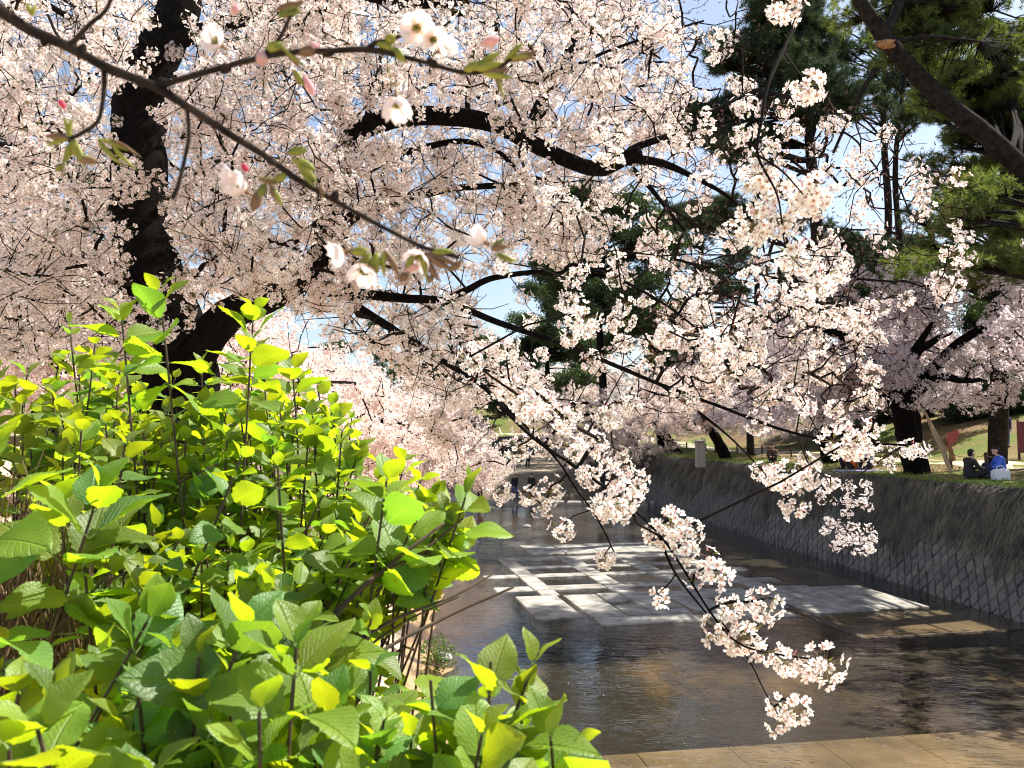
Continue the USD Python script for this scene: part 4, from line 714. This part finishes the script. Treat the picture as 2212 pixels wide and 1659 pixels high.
# ------------------------------------------------------------------ people and things on the right bank
def hull_chain(joints, bones):
    "one continuous body: hulls of the balls at both ends of every bone, joined"
    def ball(p, r): return m3.Manifold.sphere(float(r), 14).translate([float(q) for q in p])
    parts = [m3.Manifold.batch_hull([ball(*joints[a]), ball(*joints[b])]) for a, b in bones]; b = m3.Manifold.batch_boolean(parts, m3.OpType.Add)
    m = b.refine_to_length(.05).to_mesh(); t = trimesh.Trimesh(m.vert_properties[:, :3], m.tri_verts); trimesh.smoothing.filter_taubin(t, iterations=8); return t
def person(label, loc, face, pose, top, legs, hair='hair_black', group=None, scale=1.0):
    "face: the compass angle (degrees, 0 = away along +y) that the figure looks to; pose: stand, walk, sit or crouch"
    t = thing('person', label, 'person', loc, group, rotz=-face); k = scale
    if pose in ('stand', 'walk'):
        hz = .92; w = .18 if pose == 'walk' else .03; J = {'pel': (0, 0, hz), 'wai': (0, .0, 1.12), 'che': (0, .01, 1.33), 'nek': (0, .0, 1.47), 'hd': (0, .02, 1.60)}
        for sx, q in ((-1, 1), (1, -1)):
            n = 'l' if sx < 0 else 'r'; J.update({'hip' + n: (sx * .09, 0, hz - .02), 'kne' + n: (sx * .10, q * w * .6 + .03, .48), 'ank' + n: (sx * .10, q * w - .02, .09), 'toe' + n: (sx * .11, q * w + .12, .04), 'sho' + n: (sx * .185, 0, 1.40), 'elb' + n: (sx * .24, -q * w * .4 - .03, 1.13), 'wri' + n: (sx * .22, -q * w * .6 + .08, .92)})
    else:
        J = {'pel': (0, -.05, .13), 'wai': (0, -.06, .33), 'che': (0, -.01, .54), 'nek': (0, .04, .68), 'hd': (0, .08, .81)}; kn = .40 if pose == 'crouch' else .26; kx = .16 if pose == 'crouch' else .28
        for sx in (-1, 1):
            n = 'l' if sx < 0 else 'r'; J.update({'hip' + n: (sx * .10, 0, .12), 'kne' + n: (sx * kx, .36, kn), 'ank' + n: (sx * .10, .34 if pose == 'sit' else .30, .08), 'toe' + n: (sx * .04 if pose == 'sit' else sx * .12, .46, .05), 'sho' + n: (sx * .185, .01, .61), 'elb' + n: (sx * .25, .13, .38), 'wri' + n: (sx * .13, .33, .34)})
    J = {a: np.array(q, float) * k for a, q in J.items()}; RD = dict(pel=.135, wai=.115, che=.135, nek=.05, hd=.06, hip=.095, kne=.06, ank=.042, toe=.032, sho=.062, elb=.044, wri=.028)
    def jr(a, g=0.0): return J[a], (RD[a[:3]] if a[:3] in RD else RD[a]) * k + g
    core = [('pel', 'wai'), ('wai', 'che'), ('che', 'nek'), ('nek', 'hd')]; leg = [b for n in 'lr' for b in (('hip' + n, 'kne' + n), ('kne' + n, 'ank' + n), ('ank' + n, 'toe' + n), ('pel', 'hip' + n))]; arm = [b for n in 'lr' for b in (('che', 'sho' + n), ('sho' + n, 'elb' + n), ('elb' + n, 'wri' + n))]
    JJ = {a: jr(a) for a in J}; bones = core + leg + arm; h = J['hd']; JJ['sk'] = (h + [0, .0, .055 * k], .098 * k); JJ['jaw'] = (h + np.array([0, .045, -.03]) * k, .062 * k); JJ['nose'] = (h + np.array([0, .108, .02]) * k, .012 * k); JJ['brow'] = (h + np.array([0, .075, .045]) * k, .05 * k); bones += [('hd', 'sk'), ('sk', 'jaw'), ('brow', 'nose'), ('sk', 'brow')]
    for n, sx in (('l', -1), ('r', 1)):
        JJ['ear' + n] = (h + np.array([sx * .098, 0, .03]) * k, .02 * k); bones.append(('sk', 'ear' + n)); wr, el = J['wri' + n], J['elb' + n]; d = unit(wr - el); B = frame(d); JJ['pal' + n] = (wr + d * .07 * k, .024 * k); bones.append(('wri' + n, 'pal' + n))
        for fi in range(4):
            o = B[:, 0] * (fi - 1.5) * .019 * k; ln = (.07, .08, .075, .058)[fi] * k; JJ[f'f{n}{fi}a'] = (wr + d * .085 * k + o, .009 * k); JJ[f'f{n}{fi}b'] = (wr + d * (.085 * k + ln * .55) + o * 1.2, .008 * k); JJ[f'f{n}{fi}c'] = (wr + d * (.085 * k + ln * .8) + o * 1.2 - B[:, 1] * ln * .4, .007 * k); bones += [('pal' + n, f'f{n}{fi}a'), (f'f{n}{fi}a', f'f{n}{fi}b'), (f'f{n}{fi}b', f'f{n}{fi}c')]
        JJ['t' + n] = (wr + d * .03 * k + B[:, 0] * .02 * k, .011 * k); JJ['u' + n] = (wr + d * .075 * k + B[:, 0] * .052 * k - B[:, 1] * .015 * k, .009 * k); bones += [('wri' + n, 't' + n), ('t' + n, 'u' + n)]
    bd = obj('body', hull_chain(JJ, bones), 'skin', t, smooth=True)
    G1 = {a: jr(a, .024 * k) for a in J}; obj('jacket', hull_chain({**G1, 'nek': (J['nek'] - [0, 0, .02 * k], .062 * k), **{'wri' + n: (J['wri' + n], .046 * k) for n in 'lr'}}, [('pel', 'wai'), ('wai', 'che'), ('che', 'nek')] + arm), top, t, smooth=True)
    G2 = {a: jr(a, .016 * k) for a in J}; obj('trousers', hull_chain(G2, [b for b in leg if not b[1].startswith('toe')]), legs, t, smooth=True)
    for n in 'lr': obj('shoe', hull_chain({'a': (J['ank' + n] - [0, .02 * k, .035 * k], .05 * k), 'b': (J['toe' + n], .044 * k)}, [('a', 'b')]), 'shoe', t, smooth=True)
    obj('hair', hull_chain({'a': (h + np.array([0, -.018, .075]) * k, .104 * k), 'b': (h + np.array([0, -.045, .0]) * k, .08 * k), 'c': (h + np.array([0, .03, .105]) * k, .075 * k)}, [('a', 'b'), ('a', 'c')]), hair, t, smooth=True)
    for sx in (-1, 1): obj('eye', trimesh.creation.icosphere(1, .012 * k).apply_translation(h + np.array([sx * .035, .112, .035]) * k), 'hair_black', t)
    obj('mouth', trimesh.creation.box((.045 * k, .012 * k, .010 * k)).apply_translation(h + np.array([0, .106, -.035]) * k), 'cloth_red', t)
    return t
def gr(x, d, lift=0.0):
    "a point of the right bank in the view column x at depth d"
    p = P(x, 940, d); q = WALL[:90]; j = np.hypot(q[:, 0] - p[0], q[:, 1] - p[1]).argmin(); _, n = wall_at(np.array([WD[j]])); s_ = float((p[:2] - q[j]) @ n[0]); return (p[0], p[1], float(right_z(max(s_, 0), WD[j])) + lift)
person('person in a vivid orange top seated on the grass at the wall edge', gr(1838, 33.5), -60, 'crouch', 'cloth_orange', 'cloth_dark', scale=1.1)
person('person in a grey top and dark trousers seated beside the orange top', gr(1872, 33.3), -130, 'crouch', 'cloth_grey', 'cloth_dark', scale=1.1)
person('person in black seated facing the blue shirt near the tree base', gr(2092, 26.4), 80, 'sit', 'cloth_dark', 'cloth_dark')
person('person in a bright blue shirt seated beside a pale bag', gr(2156, 26.2), -75, 'crouch', 'cloth_blue', 'cloth_navy', scale=1.06)
person('person in brown seated low in front of the path fence', gr(1668, 42), 200, 'crouch', 'cloth_brown', 'cloth_dark')
person('person in a navy jacket standing in the shade behind the seated pair', gr(2172, 40), 190, 'stand', 'cloth_navy', 'cloth_jeans')
def at_river(x, y, z): p = G(x, y, z); return tuple(p)
person('white haired person in dark red on the left stepping stones', at_river(1037, 1082, -2.95), 170, 'stand', 'cloth_red', 'cloth_dark', 'hair_white', scale=.98)
person('person in a dark jacket and blue jeans on the middle stepping stones', at_river(1112, 1078, -2.95), 150, 'walk', 'cloth_dark', 'cloth_jeans')
person('person all in black on the stepping stones right of the blue jeans', at_river(1148, 1078, -2.95), 200, 'stand', 'cloth_dark', 'cloth_dark')
person('person in dark brown standing far off on the sand bar under the far wall', (P(1084, 989, 78)), 180, 'stand', 'cloth_brown', 'cloth_dark')
person('person in navy standing on the near end of the far sand bar', (P(1140, 1010, 67)), 160, 'stand', 'cloth_navy', 'cloth_dark')
# sand bar rising towards the far bend, with its low grey edge wall
sb = np.array([(-2.2, 66.0, -1.7), (4.2, 65.5, -1.5), (6.6, 74, -1.0), (1.5, 90, -.55), (-10, 96, -.4), (-6.0, 80, -.75)]); c = sb.mean(0); rim = spline(np.vstack([sb, sb[:1]]), 6)[:-1]; out = rim + (rim - c) * [.28, .20, 0]; out[:, 2] = -3.6; n = len(rim)
i = np.arange(n); j = (i + 1) % n; fz = np.vstack([np.stack([np.full(n, 2 * n), i, j], 1), np.stack([i, n + i, n + j], 1), np.stack([i, n + j, j], 1)])
obj('sand_bar', (np.vstack([rim, out, [[c[0], c[1], -.95]]]), fz), 'dark_sand', kind='structure', label='sandy spit in the river below the far wall', category='sand')
# fence of short posts along the path, with a rope
fence = thing('path_fence', 'low fence of short dark wooden posts along the near side of the path', 'fence')
fp = []
for y in np.arange(24, 74, 2.1):
    b = np.array(on_right(t_at(y), 4.9)); fp.append(b + [0, 0, .5]); m = trimesh.creation.cylinder(.055, .85, sections=8).apply_translation(b + [0, 0, .2]); v = np.array(m.vertices); v[:, :2] += rng.normal(0, .006, (len(v), 2)); obj('post', (v, m.faces), 'wood_post', fence)
fp = np.array(fp); rp_ = np.vstack([np.linspace(fp[k], fp[k + 1], 6)[:-1] - np.array([0, 0, .10]) * np.sin(np.pi * np.arange(5) / 5)[:, None] for k in range(len(fp) - 1)]); obj('rope', tube(rp_, .012, 5), 'straw', fence)
b = np.array(gr(1512, 45.5)); st = thing('stone_post', 'square pale stone post beside the path left of the fence', 'post', tuple(b)); v, f = box(-.24, .24, -.24, .24, -.3, 1.12, .05); obj('shaft', (v, f), 'post_stone', st); v, f = box(-.27, .27, -.27, .27, 1.12, 1.24, .05); obj('cap', (v, f), 'post_stone', st)
# the torn strip and red cloth on the trunk, the bag, the maroon board
tb = P(2012, 950, 29.6)
st = thing('bark_strip', 'pale peeled wood strip standing against the right bank cherry trunk', 'wood'); a = P(*np.array([(2000, 892, 29.2), (2018, 930, 29.0), (2036, 965, 28.9), (2048, 1000, 28.9), (2056, 1022, 28.9)]).T); rr = np.array([.03, .11, .13, .10, .04])
q = spline(np.column_stack([a, rr]), 5); n = len(q); ed = np.array([.92, .25, .3]); ed /= np.linalg.norm(ed); th = np.array([0, .05, 0]); w_ = q[:, 3:4] * (1 + .25 * (meshkit.fbm(q[:, :3] * 4, 2)[:, None] - .5)); V = np.vstack([q[:, :3] - ed * w_ - th, q[:, :3] + ed * w_ * .7 - th * .3, q[:, :3] + ed * w_ * .7 + th, q[:, :3] - ed * w_ + th]); i = np.arange(n - 1); fs = []
for k in range(4): k2 = (k + 1) % 4; fs += [np.stack([k*n+i, k2*n+i, k2*n+i+1], 1), np.stack([k*n+i, k2*n+i+1, k*n+i+1], 1)]
obj('strip', (V, np.vstack(fs)), 'pale_wood', st, smooth=30); obj('brown_face', (np.vstack([q[8:16, :3] + ed * .12 - th * 1.4, q[8:16, :3] + ed * .34 - th]), np.vstack([np.stack([np.arange(7), np.arange(7) + 8, np.arange(7) + 9], 1), np.stack([np.arange(7), np.arange(7) + 9, np.arange(7) + 1], 1)])), 'raw_wood', st)
gx_, gz_ = np.meshgrid(np.linspace(-1, 1, 9), np.linspace(-1, 1, 8)); c = P(2058, 945, 28.7); v = .6 * np.stack([gx_ * .34 * (1 - .25 * (gz_ < 0) * np.abs(gz_)), .05 * np.sin(gx_ * 4 + gz_ * 2), gz_ * .36 + .13 * gx_ + .05 * np.sin(gx_ * 5)], -1)
i, j = np.meshgrid(np.arange(7), np.arange(8), indexing='ij'); b_ = i * 9 + j; f = np.vstack([np.stack([b_, b_+1, b_+10], -1).reshape(-1, 3), np.stack([b_, b_+10, b_+9], -1).reshape(-1, 3)]); v = v.reshape(-1, 3); n = len(v); obj('red_cloth', (np.vstack([v + c, v + c + [0, .015, 0]]), np.vstack([f, f[:, ::-1] + n])), 'red_cloth', smooth=True, label='red crumpled cloth hung at the pale strip on the right bank trunk', category='cloth')
b = np.array(gr(2158, 25.6)); v, f = box(-.24, .24, -.12, .12, 0, .34, .06, rng, .012); bag = thing('bag', 'pale blue white bag on the grass before the blue shirt', 'bag', tuple(b)); obj('body', (v, f), 'cloth_white', bag); a = np.linspace(0, np.pi, 9); obj('handle', tube(np.stack([.13 * np.cos(a), 0 * a, .33 + .12 * np.sin(a)], 1), .012, 5), 'cloth_white', bag)
b = np.array(gr(2222, 34)); sg = thing('sign_board', 'maroon board standing at the right edge beyond the picnickers', 'sign', tuple(b)); v, f = box(-.45, .45, -.04, .04, .35, 1.7, .02); obj('board', (v, f), 'maroon', sg)
for sx in (-.38, .38): v, f = box(sx - .04, sx + .04, .045, .12, -.3, 1.75, .01); obj('leg', (v, f), 'wood_post', sg)
b = np.array(gr(1852, 32.6)); obj('picnic_sheet', (np.array([[-.9, -.5, .03], [.9, -.6, .03], [.95, .5, .05], [-.85, .55, .04], [-.9, -.5, -.0], [.9, -.6, -.0], [.95, .5, .0], [-.85, .55, .0]]) + b, np.array([(0,1,2),(0,2,3),(0,4,5),(0,5,1),(1,5,6),(1,6,2),(2,6,7),(2,7,3),(3,7,4),(3,4,0)])), 'cloth_lilac', label='lilac picnic sheet on the grass under the orange and grey clad pair', category='sheet')

# ------------------------------------------------------------------ hydrangea shrubs
def leaf(Lg, r, teeth=True):
    "a toothed oval leaf along +y, face up +z, its stalk at the origin; returns v, f, uv"
    nu = 22 if Lg > .10 else (14 if Lg > .07 else 10); u = np.linspace(0, 1, nu + 1); wid = .345 * r.uniform(.92, 1.12) * np.sin(np.pi * u ** .82) ** .85; wid[0] = wid[-1] = .004
    cols = np.array([-1, -.55, 0, .55, 1.0]); V, UV = [], []; curl = r.uniform(.05, .38); fold = r.uniform(.10, .38); tw = r.normal(0, .15)
    for k, t in enumerate(u):
        for c in cols:
            tooth = (.042 if (k % 2 and abs(c) == 1 and teeth) else 0); x = c * (wid[k] + tooth * .7); y = t + (-.03 if tooth else 0); z = -curl * t * t + fold * abs(x) + .03 * math.sin(9 * t + 3 * c) * abs(c) + tw * x * t
            V.append((x, y, z)); UV.append((c * (wid[k] / .345), t))
    V = np.array(V) * Lg; f = []
    for k in range(nu):
        for c in range(4):
            a = k * 5 + c; f += [(a, a + 1, a + 6), (a, a + 6, a + 5)]
    return V, np.array(f), np.array(UV)
def tip_leafage(tip, axis, r, L0, nodes, spacing, open_=1.0):
    "pairs of leaves up a shoot; returns the list (v, f, uv, size, kind)"
    out = []; B = frame(axis, r.uniform(0, 6)); axis = unit(axis)
    for k in range(nodes):
        p = tip - axis * spacing * (k ** 1.15) * 1.0; Lg = L0 * (.55 + .28 * k if k < 3 else 1.05 - .06 * (k - 3)) * r.uniform(.85, 1.15); el = np.clip((1.05 - .27 * k), -.25, 1.1) + r.normal(0, .24); el /= open_
        for sgn in (0, 1):
            if k > 1 and r.random() < .08: continue
            az = k * np.pi / 2 + sgn * np.pi + r.normal(0, .2); d = math.cos(az) * B[:, 0] + math.sin(az) * B[:, 1]; dr = unit(math.cos(el) * d + math.sin(el) * axis); up = unit(axis - dr * (axis @ dr)); sd = np.cross(dr, up); Mx = np.stack([sd, dr, up], 1)
            a = r.normal(0, .42); Mx = Mx @ np.array([[math.cos(a), 0, math.sin(a)], [0, 1, 0], [-math.sin(a), 0, math.cos(a)]]); v, f, uv = leaf(Lg, r); st = .16 * Lg
            out.append((v @ Mx.T + p + dr * st, f, uv, Lg, 'leaf_young' if k < 2 and r.random() < .75 else ('leaf_deep' if r.random() < .22 else 'leaf'), (p, p + dr * st * 1.05)))
    return out
OPEN = [(870,1330),(950,1265),(1010,1225),(1120,1200),(1120,1390),(985,1420),(955,1480),(880,1475),(845,1410)]      # the shrubs part here and the shore shows
def shrub(label, tips, root, seed, L0, deep=0.0, lean=(0, 0), nodes=(4, 6), bare=(), lead=0, shoots=(.45, .55, .64, .74, .84), spread=.55):
    r = np.random.default_rng(seed); t = thing('hydrangea_shrub', label, 'shrub'); leaves = []; stalks = []
    for it, tip in enumerate(tips):
        tip = np.array(tip); x, y = root[0] + r.normal(0, .28) + (tip[0] - root[0]) * spread, root[1] + r.normal(0, .22) + (tip[1] - root[1]) * .6; b = np.array([x, y, float(left_z(np.array([x]), np.array([y]))[0]) - .05])
        h = tip[2] - b[2]; k1 = b + (tip - b) * [.35, .35, .40] + np.r_[r.normal(0, .05, 2), 0]; k2 = b + (tip - b) * [.72, .72, .74] + np.r_[r.normal(0, .04, 2), 0]; q = spline(np.column_stack([np.array([b, k1, k2, tip]), [.006, .0048, .0036, .0024]]), 6)
        if it >= lead and inside(OPEN, *PIX(q[:, :3])[:, :2].T).sum() > 4 and r.random() < .7: continue
        obj('stem', tube(q[:, :3], q[:, 3], 6, .12, 60, seed), 'stem', t, smooth=True); ax = unit(unit(q[-1, :3] - q[-4, :3]) + [0, 0, .5]); lf = tip_leafage(tip, ax, r, L0 * (1.3 if it < lead else r.uniform(.75, 1.2)), int(r.integers(*nodes)) + 1, L0 * r.uniform(.38, .58)); leaves += lf
        for fr in shoots:
            if r.random() < .8:                                # side shoots lower down
                a = q[int(fr * (len(q) - 1)), :3]; d = unit(np.r_[r.normal(size=2), .55]); e = a + d * r.uniform(.07, .2); stalks.append((a, e, .003)); leaves += tip_leafage(e, unit(d + [0, 0, .5]), r, L0 * r.uniform(.6, 1.0), int(r.integers(2, 4)), L0 * .5)
    for rows, r0 in bare:
        w = W(rows); q = spline(np.column_stack([w, np.linspace(r0, r0 * .45, len(w))]), 8); obj('bare_stem', tube(q[:, :3], q[:, 3], 6, .16, 90, seed), 'stem', t, smooth=True)
    leaves = [l for l in leaves if not inside(OPEN, *PIX(l[0].mean(0))[:2])]
    dist = [PIX(l[0].mean(0)) for l in leaves]; sc = np.array([l[3] / max(d[2], .2) if -80 < d[0] < 2290 and -50 < d[1] < 1720 else 0 for l, d in zip(leaves, dist)]); od = np.argsort(-sc); rest = {}
    for n, i in enumerate(od):
        v, f, uv, Lg, m, sk_ = leaves[i]
        if deep and r.random() < deep: m = 'leaf_deep'
        if n < 300: obj('leaf', (v, f), m, t, smooth=True, uv=uv)
        else: rest.setdefault(m, []).append((v, f, uv))
    for m, ls in rest.items():
        n, V, Fs = 0, [], []
        for v, f, _ in ls: V.append(v); Fs.append(f + n); n += len(v)
        obj('small_leaves', (np.vstack(V), np.vstack(Fs)), m, t, smooth=True, uv=np.vstack([q[2] for q in ls]), kind='stuff')
    pk = np.array([l[5] for l in leaves]); obj('leaf_stalks', rods(pk[:, 0], pk[:, 1], .0016, .0012), 'stem_green', t, kind='stuff')
    if stalks: a = np.array([s_[0] for s_ in stalks]); e = np.array([s_[1] for s_ in stalks]); obj('side_shoots', rods(a, e, .004, .0025), 'stem', t, kind='stuff')
    return t
def tips(poly, n, d0, d1, r):
    "shoot tips spread over an outline of the view; the depth grows towards the top of the outline"
    q = sample_poly(poly, n * 14, r); sel = [q[0]]
    for _ in range(n - 1): d = np.min(np.linalg.norm(q[:, None] - np.array(sel)[None], axis=2), 1); sel.append(q[int(d.argmax())] if r.random() < .55 else q[int(r.integers(len(q)))])
    q = np.array(sel); y0, y1 = np.min(np.array(poly)[:, 1]), np.max(np.array(poly)[:, 1]); d = d1 + (d0 - d1) * (q[:, 1] - y0) / (y1 - y0); return list(P(q[:, 0], q[:, 1], d * r.uniform(.9, 1.12, n)))
r_ = np.random.default_rng(81)
shrub('hydrangea with a tall single shoot of round leaves standing up before the cherry trunk', [P(345, 632, 1.95), P(262, 676, 2.0), P(548, 668, 2.5), P(542, 742, 2.1), P(632, 800, 2.3), P(150, 700, 2.6), P(205, 745, 2.4)] + tips([(120,780),(420,790),(700,830),(740,930),(420,960),(100,930)], 50, 2.0, 3.0, r_), (-.95, 2.5), 82, .078, lead=5)
shrub('leafy hydrangea mass in the middle left with large upright pale leaves over dry stalks', [P(215, 1060, 1.45), P(130, 1090, 1.5), P(270, 960, 1.7), P(180, 1180, 1.5)] + tips([(-30,770),(260,800),(440,960),(450,1250),(330,1330),(240,1180),(80,1040),(-30,1000)], 56, 1.5, 2.6, r_), (-1.1, 2.1), 83, .088, lead=2, shoots=(.6, .7, .8, .88))
shrub('dense hydrangea thicket at centre left between the trunk and the sandy shore', [P(520, 990, 1.6), P(600, 1010, 1.65)] + tips([(440,870),(760,900),(800,1050),(770,1220),(600,1300),(430,1230)], 74, 1.55, 2.8, r_), (-.95, 2.3), 84, .076, spread=.38)
shrub('hydrangea leaning right towards the river on long thin stems', [P(835, 1040, 1.55), P(1005, 1075, 1.7), P(900, 1125, 1.6), P(930, 1190, 1.7), P(985, 1165, 1.75)] + tips([(770,960),(880,1000),(960,1090),(960,1170),(850,1230),(780,1270)], 22, 1.5, 2.1, r_), (-1.0, 1.75), 85, .078, lead=5, shoots=(.7, .84), spread=.12, bare=[([(560, 1640, 1.3), (700, 1560, 1.35), (800, 1425, 1.45), (960, 1335, 1.55), (1110, 1268, 1.6)], .0055), ([(700, 1420, 1.5), (860, 1335, 1.55), (975, 1290, 1.6), (1062, 1242, 1.65)], .0045), ([(760, 1420, 1.5), (880, 1340, 1.6), (990, 1290, 1.7)], .003), ([(560, 1480, 1.4), (760, 1290, 1.5), (880, 1190, 1.55), (960, 1130, 1.6)], .006), ([(620, 1460, 1.4), (790, 1260, 1.5), (900, 1200, 1.6), (1000, 1120, 1.65)], .005)])
shrub('broad leaved hydrangea in the near foreground, its large leaves shaded deep green', [P(530, 1360, 1.1), P(640, 1400, 1.02), P(430, 1420, 1.05), P(300, 1500, 1.05), P(560, 1540, .95), P(350, 1330, 1.3)] + tips([(220,1340),(700,1340),(760,1500),(740,1720),(240,1720)], 27, .95, 1.35, r_), (-.62, 1.15), 86, .100, deep=.45, nodes=(4, 5))
shrub('hydrangea at the bottom centre with a pointed leaf reaching over the water', [P(1060, 1430, 1.1), P(1150, 1440, 1.15), P(1130, 1510, 1.15), P(1190, 1600, 1.08), P(930, 1470, 1.1), P(800, 1450, 1.25), P(1040, 1590, 1.0)] + tips([(740,1510),(900,1530),(1060,1510),(1120,1580),(1110,1720),(740,1720)], 18, .98, 1.3, r_), (-.30, 1.2), 87, .096, spread=.45, nodes=(4, 5))
shrub('low hydrangea in the bottom left corner with broad bright leaves', [P(40, 1500, .95), P(120, 1570, .95), P(20, 1620, .9), P(-20, 1010, 1.35)] + tips([(-40,1480),(140,1540),(220,1720),(-40,1720)], 5, .9, 1.05, r_), (-.72, 1.0), 88, .112, nodes=(3, 5))
def stalks():
    r = np.random.default_rng(91); n = 620; xy = sample_poly([(-80, 1150), (190, 1190), (260, 1480), (120, 1560), (-80, 1560)], n, r); a = P(xy[:, 0], xy[:, 1], r.uniform(1.6, 2.4, n)); L_ = r.uniform(.2, .55, n)[:, None]; d = unit(r.normal(0, .22, (n, 3)) + [0, 0, 1]); return rods(a - d * L_ * .6, a + d * L_ * .4, r.uniform(.001, .0022, n), .001, r.normal(0, .02, (n, 3)))
obj('dry_stalks', stalks(), 'dry_stalk', label='thin dry brown stalks standing between the shrubs at lower left', category='dry stalks', kind='stuff')
# weed tuft at the water's edge
wp = G(945, 1415, -3.05); wd = thing('waterside_weed', 'small bushy green weed on the sandy edge of the river', 'plant', tuple(wp)); wl = clumpleaf(95, 420, .42, .045); obj('foliage', wl, 'weed', wd, kind='stuff'); st_ = np.random.default_rng(96).normal(0, .2, (30, 3)) * [1, 1, .7]; obj('stems', rods(np.tile([0, 0, -.3], (30, 1)), st_, .005, .002), 'stem', wd, kind='stuff')
# stump left of the trunk
b = P(105, 860, 6.5); b[2] = float(left_z(np.array([b[0]]), np.array([b[1]]))[0]); sp_ = thing('tree_stump', 'dark brown broken stump behind the shrubs left of the big trunk', 'stump', tuple(b)); hh = 1.75 - b[2]; tb = tube(np.array([[0, 0, -.2], [0, 0, hh * .3], [.03, 0, hh * .6], [.02, 0, hh * .9], [0, 0, hh]]), [.36, .27, .22, .19, .10], 14, .25, 5, 3); obj('trunk', tb, 'bark', sp_, smooth=True)
print('prims', len(list(stage.Traverse())))
